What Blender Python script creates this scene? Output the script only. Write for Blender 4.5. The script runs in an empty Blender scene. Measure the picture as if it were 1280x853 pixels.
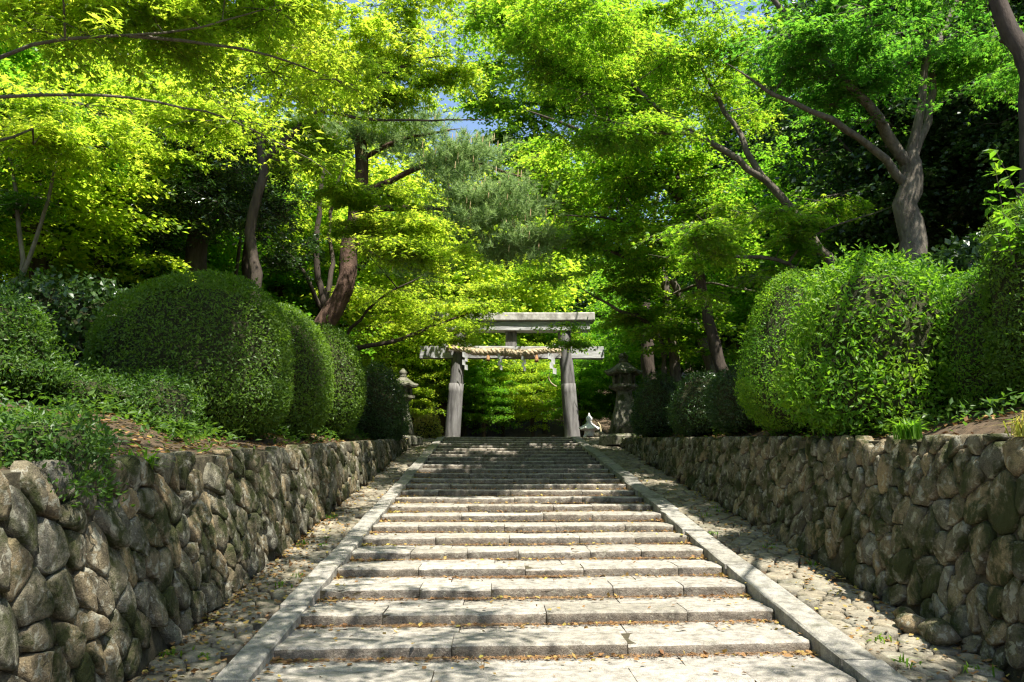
import bpy, math, random
import numpy as np
from mathutils import Vector

# ------------------------------------------------------------------ camera, sky, sun, exposure
scene = bpy.context.scene
R = math.radians
cam_data = bpy.data.cameras.new('camera')
cam_data.sensor_width = 36.0
cam_data.lens = 28.125
cam_data.clip_start = 0.05
cam_data.clip_end = 3000
camera = bpy.data.objects.new('camera', cam_data)
scene.collection.objects.link(camera)
camera.location = (0, 0, 1.45)
camera.rotation_euler = (R(90 + 9.843), 0, R(-1.129))
scene.camera = camera

SUN = Vector((0.24, -0.36, 0.90)).normalized()
world = bpy.data.worlds.new('World')
scene.world = world
world.use_nodes = True
wn = world.node_tree
sky = wn.nodes.new('ShaderNodeTexSky')
sky.sky_type = 'NISHITA'
sky.sun_disc = False
sky.sun_elevation = math.asin(SUN.z)
sky.sun_rotation = math.atan2(SUN.x, SUN.y)
sky.air_density = 1.0
sky.dust_density = 1.0
wn.links.new(sky.outputs[0], wn.nodes['Background'].inputs[0])
wn.nodes['Background'].inputs[1].default_value = 0.10
sun_data = bpy.data.lights.new('sun', 'SUN')
sun_data.energy = 5.0
sun_data.angle = R(0.53)
sun_data.color = (1.0, 0.95, 0.86)
sun = bpy.data.objects.new('sun', sun_data)
scene.collection.objects.link(sun)
sun.rotation_euler = SUN.to_track_quat('Z', 'Y').to_euler()
sun.location = (6, -9, 30)
vs = scene.view_settings
vs.view_transform = 'Standard'
vs.look = 'None'
vs.exposure = 1.45
vs.gamma = 1.0
cy = scene.cycles
cy.use_denoising = True
cy.denoising_prefilter = 'NONE'
cy.filter_width = 1.3
cy.max_bounces = 9
cy.diffuse_bounces = 4
cy.glossy_bounces = 2
cy.transmission_bounces = 7
cy.transparent_max_bounces = 4
cy.caustics_reflective = False
cy.caustics_refractive = False
cy.sample_clamp_indirect = 6.0

C = scene.collection
rng = np.random.default_rng(11)

# ------------------------------------------------------------------ helpers
def tag(o, label=None, cat=None, group=None, kind=None):
    if label: o['label'] = label
    if cat: o['category'] = cat
    if group: o['group'] = group
    if kind: o['kind'] = kind
    return o

def empty(name, loc=(0, 0, 0)):
    o = bpy.data.objects.new(name, None)
    o.location = loc
    o.empty_display_size = 0.2
    C.objects.link(o)
    return o

def link(name, me, parent=None, loc=None):
    o = bpy.data.objects.new(name, me)
    C.objects.link(o)
    if parent is not None:
        o.parent = parent
    if loc is not None:
        o.location = loc
    return o

def mesh_faces(name, V, F, mat, smooth=True):
    """V (n,3) array, F list of faces of any length (or an (m,k) array)."""
    me = bpy.data.meshes.new(name)
    V = np.ascontiguousarray(V, dtype=np.float32)
    me.vertices.add(len(V))
    me.vertices.foreach_set('co', V.ravel())
    if isinstance(F, np.ndarray):
        m, k = F.shape
        li = F.astype(np.int32).ravel()
        starts = np.arange(m, dtype=np.int32) * k
    else:
        lens = np.array([len(f) for f in F], dtype=np.int32)
        li = np.array([i for f in F for i in f], dtype=np.int32)
        starts = np.concatenate([[0], np.cumsum(lens)[:-1]]).astype(np.int32)
        m = len(F)
    me.loops.add(len(li))
    me.loops.foreach_set('vertex_index', li)
    me.polygons.add(m)
    me.polygons.foreach_set('loop_start', starts)
    me.polygons.foreach_set('use_smooth', np.full(m, smooth, dtype=bool))
    me.update(calc_edges=True)
    for mm in (mat if isinstance(mat, (list, tuple)) else [mat]):
        me.materials.append(mm)
    return me

class MB:
    """collects shapes for one mesh"""
    def __init__(s):
        s.V = []; s.F = []; s.n = 0
    def add(s, V, F):
        V = np.asarray(V, float)
        s.V.append(V)
        s.F += [tuple(int(i) + s.n for i in f) for f in F]
        s.n += len(V)
    def box(s, x0, x1, y0, y1, z0, z1, bev=0.0):
        s.add(*box_shape(x0, x1, y0, y1, z0, z1, bev))
    def build(s, name, mat, parent=None, smooth=False, loc=None):
        return link(name, mesh_faces(name, np.concatenate(s.V), s.F, mat, smooth), parent, loc)

def box_shape(x0, x1, y0, y1, z0, z1, b=0.0):
    if b <= 0:
        V = [(x, y, z) for z in (z0, z1) for y in (y0, y1) for x in (x0, x1)]
        F = [(0, 2, 3, 1), (4, 5, 7, 6), (0, 1, 5, 4), (2, 6, 7, 3), (0, 4, 6, 2), (1, 3, 7, 5)]
        return V, F
    V = []
    for z, ins in ((z0, b), (z0 + b, 0), (z1 - b, 0), (z1, b)):
        X0, X1, Y0, Y1 = x0 + ins, x1 - ins, y0 + ins, y1 - ins
        V += [(X0 + b, Y0, z), (X1 - b, Y0, z), (X1, Y0 + b, z), (X1, Y1 - b, z), (X1 - b, Y1, z), (X0 + b, Y1, z), (X0, Y1 - b, z), (X0, Y0 + b, z)]
    F = [tuple(range(7, -1, -1)), tuple(range(24, 32))]
    for r in range(3):
        for i in range(8):
            j = (i + 1) % 8
            F.append((r * 8 + i, r * 8 + j, r * 8 + 8 + j, r * 8 + 8 + i))
    return V, F

def lathe(profile, n=16, cx=0, cy=0, square=0.0):
    """profile list of (r,z) bottom to top; square>0 blends to a polygon"""
    V = []; F = []
    for r, z in profile:
        for i in range(n):
            a = 2 * math.pi * i / n
            V.append((cx + r * math.cos(a), cy + r * math.sin(a), z))
    for k in range(len(profile) - 1):
        for i in range(n):
            j = (i + 1) % n
            F.append((k * n + i, k * n + j, (k + 1) * n + j, (k + 1) * n + i))
    F.append(tuple(range(n - 1, -1, -1)))
    F.append(tuple((len(profile) - 1) * n + i for i in range(n)))
    return V, F

def tube(P, rad, n=6, wob=0.0, rg=None):
    P = np.asarray(P, float); k = len(P)
    T = np.gradient(P, axis=0)
    T /= np.linalg.norm(T, axis=1)[:, None] + 1e-9
    ref = np.array([0.0, 0.0, 1.0]) if abs(T[:, 2]).mean() < 0.8 else np.array([1.0, 0.0, 0.0])
    A = np.cross(T, ref); A /= np.linalg.norm(A, axis=1)[:, None] + 1e-9
    B = np.cross(T, A)
    an = np.arange(n) * 2 * np.pi / n
    rr = np.asarray(rad, float)[:, None] * np.ones((1, n))
    if wob > 0:
        rr = rr * (1 + wob * rg.standard_normal((k, n)))
    V = P[:, None, :] + rr[:, :, None] * (A[:, None, :] * np.cos(an)[None, :, None] + B[:, None, :] * np.sin(an)[None, :, None])
    i = np.arange(k - 1)[:, None] * n; j = np.arange(n)[None, :]; j2 = (j + 1) % n
    F = np.stack([i + j, i + j2, i + n + j2, i + n + j], -1).reshape(-1, 4)
    return V.reshape(-1, 3), F

# ------------------------------------------------------------------ materials
def mat_base(name):
    m = bpy.data.materials.new(name); m.use_nodes = True
    nt = m.node_tree
    return m, nt, nt.nodes['Principled BSDF'], nt.nodes['Material Output']

def N(nt, typ, **kw):
    n = nt.nodes.new(typ)
    for k, v in kw.items():
        setattr(n, k, v)
    return n

def noise(nt, vec, scale, detail=5, rough=0.6, dist=0.0):
    n = N(nt, 'ShaderNodeTexNoise')
    n.inputs['Scale'].default_value = scale
    n.inputs['Detail'].default_value = detail
    n.inputs['Roughness'].default_value = rough
    n.inputs['Distortion'].default_value = dist
    nt.links.new(vec, n.inputs['Vector'])
    return n.outputs['Fac']

def ramp(nt, fac, stops, interp='LINEAR'):
    n = N(nt, 'ShaderNodeValToRGB')
    cr = n.color_ramp
    cr.interpolation = interp
    while len(cr.elements) < len(stops):
        cr.elements.new(0.5)
    for e, (p, c) in zip(cr.elements, stops):
        e.position = p
        e.color = (*c, 1) if len(c) == 3 else c
    nt.links.new(fac, n.inputs[0])
    return n.outputs[0]

def mix(nt, fac, a, b, blend='MIX'):
    n = N(nt, 'ShaderNodeMix', data_type='RGBA', blend_type=blend)
    for sock, v in ((n.inputs[0], fac), (n.inputs[6], a), (n.inputs[7], b)):
        if hasattr(v, 'is_output'): nt.links.new(v, sock)
        elif isinstance(v, (int, float)): sock.default_value = v
        else: sock.default_value = (*v, 1)
    return n.outputs[2]

def math_n(nt, op, a, b=0.0):
    n = N(nt, 'ShaderNodeMath', operation=op)
    for sock, v in ((n.inputs[0], a), (n.inputs[1], b)):
        if hasattr(v, 'is_output'): nt.links.new(v, sock)
        else: sock.default_value = v
    return n.outputs[0]

def bump(nt, bsdf, height, strength=0.5, dist=0.01):
    b = N(nt, 'ShaderNodeBump')
    b.inputs['Strength'].default_value = strength
    b.inputs['Distance'].default_value = dist
    nt.links.new(height, b.inputs['Height'])
    nt.links.new(b.outputs[0], bsdf.inputs['Normal'])

def pos(nt):
    return N(nt, 'ShaderNodeNewGeometry').outputs['Position']

def rand_piece(nt):
    """a random number per stone: per object, per island where many are one mesh"""
    a = N(nt, 'ShaderNodeObjectInfo').outputs['Random']
    b = N(nt, 'ShaderNodeNewGeometry').outputs['Random Per Island']
    return math_n(nt, 'FRACT', math_n(nt, 'ADD', math_n(nt, 'MULTIPLY', a, 7.31), b))

def stone_mat(name, stops, moss=0.5, lichen=0.5, scale=1.0, bstr=0.9, speck=0.25, mosscol=(0.035, 0.05, 0.012)):
    m, nt, bs, out = mat_base(name)
    p = pos(nt); rp = rand_piece(nt)
    col = ramp(nt, rp, stops)
    big = noise(nt, p, 5 * scale, 6, 0.65)
    col = mix(nt, 0.75, col, ramp(nt, big, [(0.3, (0.30, 0.29, 0.26)), (0.5, (1, 1, 1)), (0.70, (1.6, 1.56, 1.45))]), 'MULTIPLY')
    fine = noise(nt, p, 90 * scale, 3, 0.7)
    col = mix(nt, speck, col, ramp(nt, fine, [(0.35, (0.25, 0.25, 0.25)), (0.55, (1, 1, 1)), (0.7, (1.8, 1.8, 1.75))]), 'MULTIPLY')
    li = noise(nt, p, 11 * scale, 5, 0.6, 0.6)
    lm = ramp(nt, li, [(0.60 - 0.08 * lichen, (0, 0, 0)), (0.66 - 0.08 * lichen, (1, 1, 1))])
    col = mix(nt, math_n(nt, 'MULTIPLY', lm, 0.75 * min(1, lichen * 1.5)), col, (0.36, 0.345, 0.27))
    mo = noise(nt, p, 2.6 * scale, 6, 0.7, 0.4)
    mm = ramp(nt, mo, [(0.60 - 0.14 * moss, (0, 0, 0)), (0.72 - 0.14 * moss, (1, 1, 1))])
    col = mix(nt, math_n(nt, 'MULTIPLY', mm, min(1, moss * 1.2)), col, mosscol)
    nt.links.new(col, bs.inputs['Base Color'])
    bs.inputs['Roughness'].default_value = 0.9
    bs.inputs['Specular IOR Level'].default_value = 0.25
    h = math_n(nt, 'ADD', noise(nt, p, 14 * scale, 8, 0.7), math_n(nt, 'MULTIPLY', fine, 0.2))
    bump(nt, bs, h, bstr, 0.05 / scale)
    return m

def leaf_mat(name, cols, tcols, transl=0.5, gloss=0.35, rough=0.45):
    """cols / tcols: three colours each for the reflecting and the transmitting side"""
    m, nt, bs, out = mat_base(name)
    g = N(nt, 'ShaderNodeNewGeometry').outputs['Random Per Island']
    patch = noise(nt, pos(nt), 0.9, 2, 0.5)
    f = math_n(nt, 'ADD', math_n(nt, 'MULTIPLY', g, 0.6), math_n(nt, 'MULTIPLY', math_n(nt, 'SUBTRACT', patch, 0.3), 1.0))
    st = [(0.1, cols[0]), (0.5, cols[1]), (0.9, cols[2])]
    tt = [(0.1, tcols[0]), (0.5, tcols[1]), (0.9, tcols[2])]
    nt.links.new(ramp(nt, f, st), bs.inputs['Base Color'])
    bs.inputs['Roughness'].default_value = rough
    bs.inputs['Specular IOR Level'].default_value = gloss
    tr = N(nt, 'ShaderNodeBsdfTranslucent')
    nt.links.new(ramp(nt, f, tt), tr.inputs['Color'])
    mx = N(nt, 'ShaderNodeMixShader')
    mx.inputs[0].default_value = transl
    nt.links.new(bs.outputs[0], mx.inputs[1])
    nt.links.new(tr.outputs[0], mx.inputs[2])
    nt.links.new(mx.outputs[0], out.inputs['Surface'])
    return m

def simple_mat(name, c1, c2, scale=8, rough=0.85, bstr=0.4, bdist=0.02, stretch=(1, 1, 1), spec=0.25):
    m, nt, bs, out = mat_base(name)
    mp = N(nt, 'ShaderNodeMapping')
    mp.inputs['Scale'].default_value = stretch
    nt.links.new(pos(nt), mp.inputs['Vector'])
    f = noise(nt, mp.outputs[0], scale, 7, 0.68)
    nt.links.new(ramp(nt, f, [(0.3, c1), (0.68, c2)]), bs.inputs['Base Color'])
    bs.inputs['Roughness'].default_value = rough
    bs.inputs['Specular IOR Level'].default_value = spec
    bump(nt, bs, f, bstr, bdist)
    return m

M = {}
M['wall_stone'] = stone_mat('wall_stone', [(0, (0.10, 0.088, 0.060)), (0.2, (0.22, 0.175, 0.105)), (0.4, (0.15, 0.140, 0.10)), (0.6, (0.30, 0.225, 0.125)), (0.8, (0.125, 0.115, 0.085)), (1, (0.22, 0.20, 0.15))], 1.0, 0.75, 1.0, 1.0, 0.45, (0.040, 0.046, 0.013))
M['path_stone'] = stone_mat('path_stone', [(0, (0.15, 0.13, 0.092)), (0.4, (0.235, 0.205, 0.15)), (0.7, (0.195, 0.18, 0.14)), (1, (0.27, 0.23, 0.165))], 0.5, 0.35, 1.0, 0.5, 0.35, (0.055, 0.055, 0.022))
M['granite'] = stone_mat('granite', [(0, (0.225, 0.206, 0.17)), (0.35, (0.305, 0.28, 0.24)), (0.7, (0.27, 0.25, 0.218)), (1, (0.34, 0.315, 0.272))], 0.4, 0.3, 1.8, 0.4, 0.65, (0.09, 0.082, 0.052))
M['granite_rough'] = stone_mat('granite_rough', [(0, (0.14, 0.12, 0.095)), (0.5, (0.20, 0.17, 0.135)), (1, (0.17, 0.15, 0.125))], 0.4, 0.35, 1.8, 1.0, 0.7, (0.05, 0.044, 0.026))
M['kerb'] = stone_mat('kerb_granite', [(0, (0.22, 0.21, 0.18)), (0.5, (0.30, 0.28, 0.245)), (1, (0.26, 0.25, 0.222))], 0.45, 0.35, 1.5, 0.5, 0.55, (0.07, 0.07, 0.04))
M['lantern_stone'] = stone_mat('lantern_stone', [(0, (0.12, 0.115, 0.09)), (1, (0.16, 0.15, 0.115))], 0.8, 0.4, 1.5, 0.6)
M['pale_stone'] = stone_mat('pale_stone', [(0, (0.66, 0.66, 0.66)), (1, (0.72, 0.72, 0.72))], 0.0, 0.1, 2.0, 0.3, 0.2)
M['soil'] = simple_mat('soil', (0.035, 0.025, 0.015), (0.11, 0.075, 0.045), 9, 0.95, 0.9, 0.05)
M['bed'] = simple_mat('bed', (0.03, 0.027, 0.016), (0.09, 0.075, 0.045), 14, 0.95, 0.8, 0.03)
M['bark_grey'] = simple_mat('bark_grey', (0.045, 0.038, 0.028), (0.17, 0.145, 0.112), 9, 0.9, 1.0, 0.04, (1, 1, 0.35))
M['bark_dark'] = simple_mat('bark_dark', (0.025, 0.02, 0.015), (0.085, 0.065, 0.05), 10, 0.9, 0.9, 0.03, (1, 1, 0.3))
M['bark_pine'] = simple_mat('bark_pine', (0.035, 0.022, 0.016), (0.17, 0.105, 0.075), 8, 0.9, 1.0, 0.07, (1, 1, 0.4))
M['bark_pale'] = simple_mat('bark_pale', (0.10, 0.09, 0.07), (0.25, 0.225, 0.185), 9, 0.85, 0.5, 0.01, (1, 1, 0.5))
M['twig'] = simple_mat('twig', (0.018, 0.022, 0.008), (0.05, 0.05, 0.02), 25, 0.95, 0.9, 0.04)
M['wood_post'] = simple_mat('wood_post', (0.035, 0.032, 0.030), (0.25, 0.24, 0.23), 3.2, 0.85, 0.8, 0.02, (2.2, 2.2, 0.28))
M['wood_beam'] = simple_mat('wood_beam', (0.12, 0.12, 0.12), (0.56, 0.56, 0.55), 4, 0.8, 0.5, 0.01, (0.35, 2.0, 2.4))
M['wood_cap'] = simple_mat('wood_cap', (0.16, 0.15, 0.13), (0.54, 0.52, 0.48), 4, 0.85, 0.7, 0.02, (1.0, 1.0, 0.6))
M['straw'] = simple_mat('straw', (0.27, 0.20, 0.11), (0.60, 0.50, 0.34), 22, 0.9, 0.9, 0.02)
M['tassel'] = simple_mat('tassel', (0.30, 0.15, 0.07), (0.50, 0.29, 0.14), 22, 0.9, 0.8, 0.02)
M['paper'] = simple_mat('paper', (0.74, 0.74, 0.74), (0.80, 0.80, 0.80), 5, 0.8, 0.05, 0.005)
M['bamboo'] = simple_mat('bamboo', (0.40, 0.34, 0.20), (0.55, 0.48, 0.30), 8, 0.6, 0.2, 0.01)
M['maple_yellow'] = leaf_mat('maple_yellow', [(0.075, 0.17, 0.014), (0.13, 0.23, 0.017), (0.21, 0.28, 0.025)], [(0.36, 0.57, 0.03), (0.52, 0.70, 0.04), (0.74, 0.79, 0.07)], 0.64)
M['maple_green'] = leaf_mat('maple_green', [(0.045, 0.12, 0.014), (0.07, 0.16, 0.016), (0.12, 0.20, 0.018)], [(0.15, 0.42, 0.02), (0.24, 0.54, 0.025), (0.40, 0.64, 0.03)], 0.58)
M['maple_fresh'] = leaf_mat('maple_fresh', [(0.055, 0.14, 0.015), (0.09, 0.18, 0.017), (0.19, 0.23, 0.03)], [(0.22, 0.48, 0.02), (0.34, 0.60, 0.025), (0.58, 0.70, 0.05)], 0.58)
M['maple_mid'] = leaf_mat('maple_mid', [(0.035, 0.105, 0.016), (0.055, 0.14, 0.018), (0.085, 0.17, 0.02)], [(0.10, 0.34, 0.025), (0.16, 0.43, 0.03), (0.27, 0.52, 0.03)], 0.54)
M['maple_deep'] = leaf_mat('maple_deep', [(0.03, 0.085, 0.014), (0.045, 0.115, 0.016), (0.075, 0.15, 0.018)], [(0.09, 0.26, 0.02), (0.14, 0.34, 0.02), (0.25, 0.44, 0.025)], 0.5)
M['evergreen'] = leaf_mat('evergreen', [(0.022, 0.05, 0.014), (0.032, 0.07, 0.018), (0.05, 0.095, 0.02)], [(0.05, 0.12, 0.015), (0.07, 0.16, 0.02), (0.11, 0.21, 0.02)], 0.3, 0.5, 0.3)
M['camellia_leaf'] = leaf_mat('camellia_leaf', [(0.035, 0.075, 0.022), (0.05, 0.10, 0.03), (0.075, 0.13, 0.035)], [(0.06, 0.14, 0.02), (0.09, 0.19, 0.02), (0.14, 0.25, 0.02)], 0.25, 0.9, 0.22)
M['pine_needle'] = leaf_mat('pine_needle', [(0.17, 0.26, 0.10), (0.22, 0.33, 0.13), (0.28, 0.38, 0.16)], [(0.28, 0.42, 0.12), (0.34, 0.50, 0.15), (0.40, 0.54, 0.17)], 0.45, 0.2, 0.6)
M['pine_candle'] = simple_mat('pine_candle', (0.36, 0.26, 0.13), (0.48, 0.36, 0.20), 9, 0.8, 0.2, 0.01)
M['hedge_leaf'] = leaf_mat('hedge_leaf', [(0.045, 0.095, 0.012), (0.075, 0.14, 0.016), (0.115, 0.185, 0.02)], [(0.12, 0.25, 0.015), (0.19, 0.35, 0.02), (0.26, 0.44, 0.02)], 0.4, 0.3, 0.45)
M['shrub_leaf'] = leaf_mat('shrub_leaf', [(0.05, 0.13, 0.013), (0.09, 0.185, 0.016), (0.15, 0.235, 0.022)], [(0.16, 0.40, 0.02), (0.25, 0.52, 0.02), (0.38, 0.60, 0.03)], 0.48, 0.25, 0.45)
M['ground_leaf'] = leaf_mat('ground_leaf', [(0.03, 0.075, 0.012), (0.05, 0.11, 0.016), (0.09, 0.15, 0.02)], [(0.09, 0.22, 0.02), (0.14, 0.30, 0.02), (0.22, 0.38, 0.02)], 0.4)
M['azalea_yellow'] = leaf_mat('azalea_yellow', [(0.15, 0.19, 0.03), (0.24, 0.23, 0.05), (0.30, 0.20, 0.06)], [(0.38, 0.46, 0.04), (0.50, 0.50, 0.06), (0.55, 0.40, 0.08)], 0.45)
M['fallen_leaf'] = leaf_mat('fallen_leaf', [(0.16, 0.08, 0.035), (0.26, 0.15, 0.06), (0.34, 0.30, 0.06)], [(0.14, 0.07, 0.03), (0.22, 0.12, 0.04), (0.3, 0.24, 0.05)], 0.15, 0.2, 0.6)
M['fallen_needle'] = leaf_mat('fallen_needle', [(0.20, 0.10, 0.045), (0.30, 0.17, 0.08), (0.36, 0.22, 0.10)], [(0.14, 0.07, 0.03), (0.22, 0.12, 0.04), (0.25, 0.15, 0.05)], 0.1, 0.2, 0.6)

# ------------------------------------------------------------------ lie of the land
YA, TR, RI = 7.0, 0.87, 0.114           # first nosing, tread, riser
NSTEP = 26
XL, XR = -1.82, 2.70                    # staircase sides
KL, KR = -2.07, 3.00                    # outer sides of the kerbs
WL, WR = -2.69, 3.88                    # wall feet
YT = YA + (NSTEP - 1) * TR              # top nosing
ZT = NSTEP * RI
YB = YA - 4 * TR                        # bottom nosing
SKEW = 0.05
def zs(y):
    y = np.clip(y, YB, YT)
    return RI + (y - YA) * RI / TR
def top_l(y): return np.minimum(1.25 + 0.0585 * y, 2.98)
def top_r(y): return np.minimum(1.48 + 0.050 * y, 3.0)
BAT = 0.13

def ground_z(x, y):
    x = np.asarray(x, float); y = np.asarray(y, float)
    far = np.clip((y - 27.5) / 6.0, 0, 1)
    wid = np.maximum(0, y - 30) * 0.35
    zin = zs(y) - 0.07
    zin = np.where((x > XL - 0.1) & (x < XR + 0.1) & (y < YT), zin - 0.28, zin)
    dl = np.maximum(0, WL - 0.38 - wid - x); dr = np.maximum(0, x - WR - 0.38 - wid)
    zl = top_l(y) - 0.04 + 0.26 * np.minimum(dl, 9) + 0.10 * np.maximum(dl - 9, 0)
    zr = top_r(y) - 0.04 + 0.30 * np.minimum(dr, 9) + 0.14 * np.maximum(dr - 9, 0)
    z = np.where(x < WL - 0.38, zl, np.where(x > WR + 0.38, zr, zin))
    rough = 0.06 * np.sin(x * 2.1 + 1.3 * np.sin(y * 0.9)) * np.sin(y * 1.7 + x) + 0.03 * np.sin(5.3 * x + 2 * y)
    z = z + np.where((dl + dr) > 0.3, rough, 0)
    z = z + 0.30 * np.clip(y - 38, 0, 45)
    return z

def build_ground():
    xs = np.unique(np.round(np.concatenate([
        -np.geomspace(10, 900, 22), np.arange(-10, -3.2, 0.35), [-3.15, WL - 0.39, WL - 0.37, -2.4, KL, XL - 0.11, XL - 0.09, 0, 0.9, XR + 0.09, XR + 0.11, KR, 3.4, WR + 0.37, WR + 0.39, 4.35],
        np.arange(4.6, 12, 0.35), np.geomspace(12.2, 900, 22)]), 3))
    ys = np.unique(np.concatenate([-np.geomspace(6, 900, 14), np.arange(-5, YT, 0.45), [YB, YT - 0.01, YT + 0.01], np.arange(YT + 0.4, 50, 1.0), np.geomspace(50, 1500, 20)]))
    X, Y = np.meshgrid(xs, ys)
    Z = ground_z(X, Y)
    V = np.stack([X, Y, Z], -1).reshape(-1, 3)
    nx = len(xs)
    i = np.arange(len(ys) - 1)[:, None] * nx + np.arange(nx - 1)[None, :]
    F = np.stack([i, i + 1, i + nx + 1, i + nx], -1).reshape(-1, 4)
    o = link('ground', mesh_faces('ground', V, F, M['soil']))
    tag(o, 'dark forest soil of the banks on both sides of the stairs', 'ground', kind='structure')
build_ground()

# ------------------------------------------------------------------ irregular stones (cells of a plane)
def clip(poly, nx, ny, c):
    out = []
    m = len(poly)
    for i in range(m):
        a = poly[i]; b = poly[(i + 1) % m]
        da = a[0] * nx + a[1] * ny - c; db = b[0] * nx + b[1] * ny - c
        if da <= 0: out.append(a)
        if (da < 0 < db) or (db < 0 < da):
            t = da / (da - db)
            out.append((a[0] + t * (b[0] - a[0]), a[1] + t * (b[1] - a[1])))
    return out

def cells(u0, u1, v0, v1, size, planes, rg, angle=0.0, aspect=1.0, jit=0.42, drop=0.12, grow=None):
    """irregular cells of the (u,v) plane, stretched by aspect along angle; planes: half-planes (nx,ny,c) to keep"""
    ca, sa = math.cos(angle), math.sin(angle)
    def fwd(p): a = p[..., 0] * ca + p[..., 1] * sa; b = -p[..., 0] * sa + p[..., 1] * ca; return np.stack([a / aspect, b], -1)
    def inv(q): a = q[0] * aspect; b = q[1]; return (a * ca - b * sa, a * sa + b * ca)
    cor = fwd(np.array([[u0, v0], [u1, v0], [u1, v1], [u0, v1]], float))
    lo = cor.min(0) - size; hi = cor.max(0) + size
    S = []
    y = lo[1]; row = 0
    while y < hi[1]:
        x = lo[0] + (size / 2 if row % 2 else 0)
        while x < hi[0]:
            S.append((x, y)); x += size
        y += size * 0.87; row += 1
    S = np.array(S) + (rg.random((len(S), 2)) - 0.5) * 2 * jit * size
    S = S[rg.random(len(S)) > drop]
    U = np.stack([S[:, 0] * aspect * ca - S[:, 1] * sa, S[:, 0] * aspect * sa + S[:, 1] * ca], -1)
    keep = (U[:, 0] > u0 - 2 * size) & (U[:, 0] < u1 + 2 * size) & (U[:, 1] > v0 - 2 * size) & (U[:, 1] < v1 + 2 * size)
    S = S[keep]; U = U[keep]
    out = []
    for i in range(len(S)):
        if not (u0 < U[i, 0] < u1 and v0 < U[i, 1] < v1): continue
        if any(U[i, 0] * a + U[i, 1] * b - c > 0 for a, b, c in planes): continue
        d = S - S[i]; dd = (d ** 2).sum(1)
        nb = np.argsort(dd)[1:18]
        s = S[i]; h = size * 1.1
        poly = [(s[0] - h, s[1] - h), (s[0] + h, s[1] - h), (s[0] + h, s[1] + h), (s[0] - h, s[1] + h)]
        for j in nb:
            mx = (S[i] + S[j]) / 2
            poly = clip(poly, d[j, 0], d[j, 1], mx @ d[j])
            if len(poly) < 3: break
        poly = [inv(q) for q in poly]
        for a, b, c in list(planes) + [(1, 0, u1), (-1, 0, -u0)]:
            if len(poly) >= 3: poly = clip(poly, a, b, c)
        if len(poly) < 3: continue
        P = np.array(poly)
        ar = 0.5 * abs(np.sum(P[:, 0] * np.roll(P[:, 1], -1) - P[:, 1] * np.roll(P[:, 0], -1)))
        if ar < 0.12 * size * size: continue
        out.append(P)
    return out

def chaikin(P, it=2):
    for _ in range(it):
        Q = np.roll(P, -1, 0)
        P = np.stack([0.75 * P + 0.25 * Q, 0.25 * P + 0.75 * Q], 1).reshape(-1, 2)
    return P

def resample(P, m):
    Q = np.vstack([P, P[:1]])
    s = np.concatenate([[0], np.cumsum(np.linalg.norm(np.diff(Q, axis=0), axis=1))])
    t = np.linspace(0, s[-1], m, endpoint=False)
    return np.stack([np.interp(t, s, Q[:, 0]), np.interp(t, s, Q[:, 1])], -1)

def stone_shape(P, rg, gap, bulge, depth, m=12, tilt=0.09, flat=False):
    """rough-faced stone over cell P: returns local (u,v,w) vertices and faces"""
    c = P.mean(0)
    rad = np.sqrt(np.mean(np.sum((P - c) ** 2, 1)))
    Pn = np.roll(P, -1, 0)
    e = 0.11 if flat else 0.15
    Q = np.stack([(1 - e) * P + e * Pn, e * P + (1 - e) * Pn], 1).reshape(-1, 2)
    Q = resample(Q, m)
    c = Q.mean(0)
    k = max(0.5, 1 - gap / rad)
    D = (Q - c) * k
    D *= 1 + 0.03 * rg.standard_normal((m, 1))
    tu, tv = (0.35 if flat else 1.0) * tilt * rg.standard_normal(2)
    if flat:
        prof = [(0.98, -depth), (1.0, -0.3 * bulge), (0.965, 0.85 * bulge), (0.65, 1.0 * bulge)]
    else:
        prof = [(0.98, -depth), (1.0, -0.25 * bulge), (0.955, 0.62 * bulge), (0.80, 0.95 * bulge), (0.42, 1.05 * bulge)]
    off = rad * 0.2 * rg.standard_normal(2)
    # chipped facets
    fa = rg.random(4) * 6.28
    fg = np.stack([np.cos(fa), np.sin(fa)], -1) * rg.uniform(0.5, 1.6, 4)[:, None]
    fc = rg.uniform(0.75, 1.25, 4)
    V = []
    for s, w in prof + [(0.0, prof[-1][1])]:
        Rg = (c + D * s + off * (1 - s)) if s > 0 else (c + off)[None]
        q = (Rg - c) / rad
        ww = np.full(len(Rg), w)
        if not flat and w > 0:
            lim = (fc[:, None] - fg @ q.T * 0.75) * bulge
            ww = np.minimum(ww, lim.min(0))
        ww = ww + (Rg - c) @ np.array([tu, tv]) * (1 if w > -0.3 * bulge else 0.3)
        nz = (0.13 if not flat else 0.06) * bulge * rg.standard_normal(len(Rg))
        V.append(np.column_stack([Rg, ww + nz]))
    V = np.concatenate(V)
    F = []
    L = len(prof)
    for r in range(L - 1):
        for i in range(m):
            j = (i + 1) % m
            F.append((r * m + i, r * m + j, (r + 1) * m + j, (r + 1) * m + i))
    for i in range(m):
        F.append(((L - 1) * m + i, (L - 1) * m + (i + 1) % m, L * m))
    return V, F, c

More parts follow.
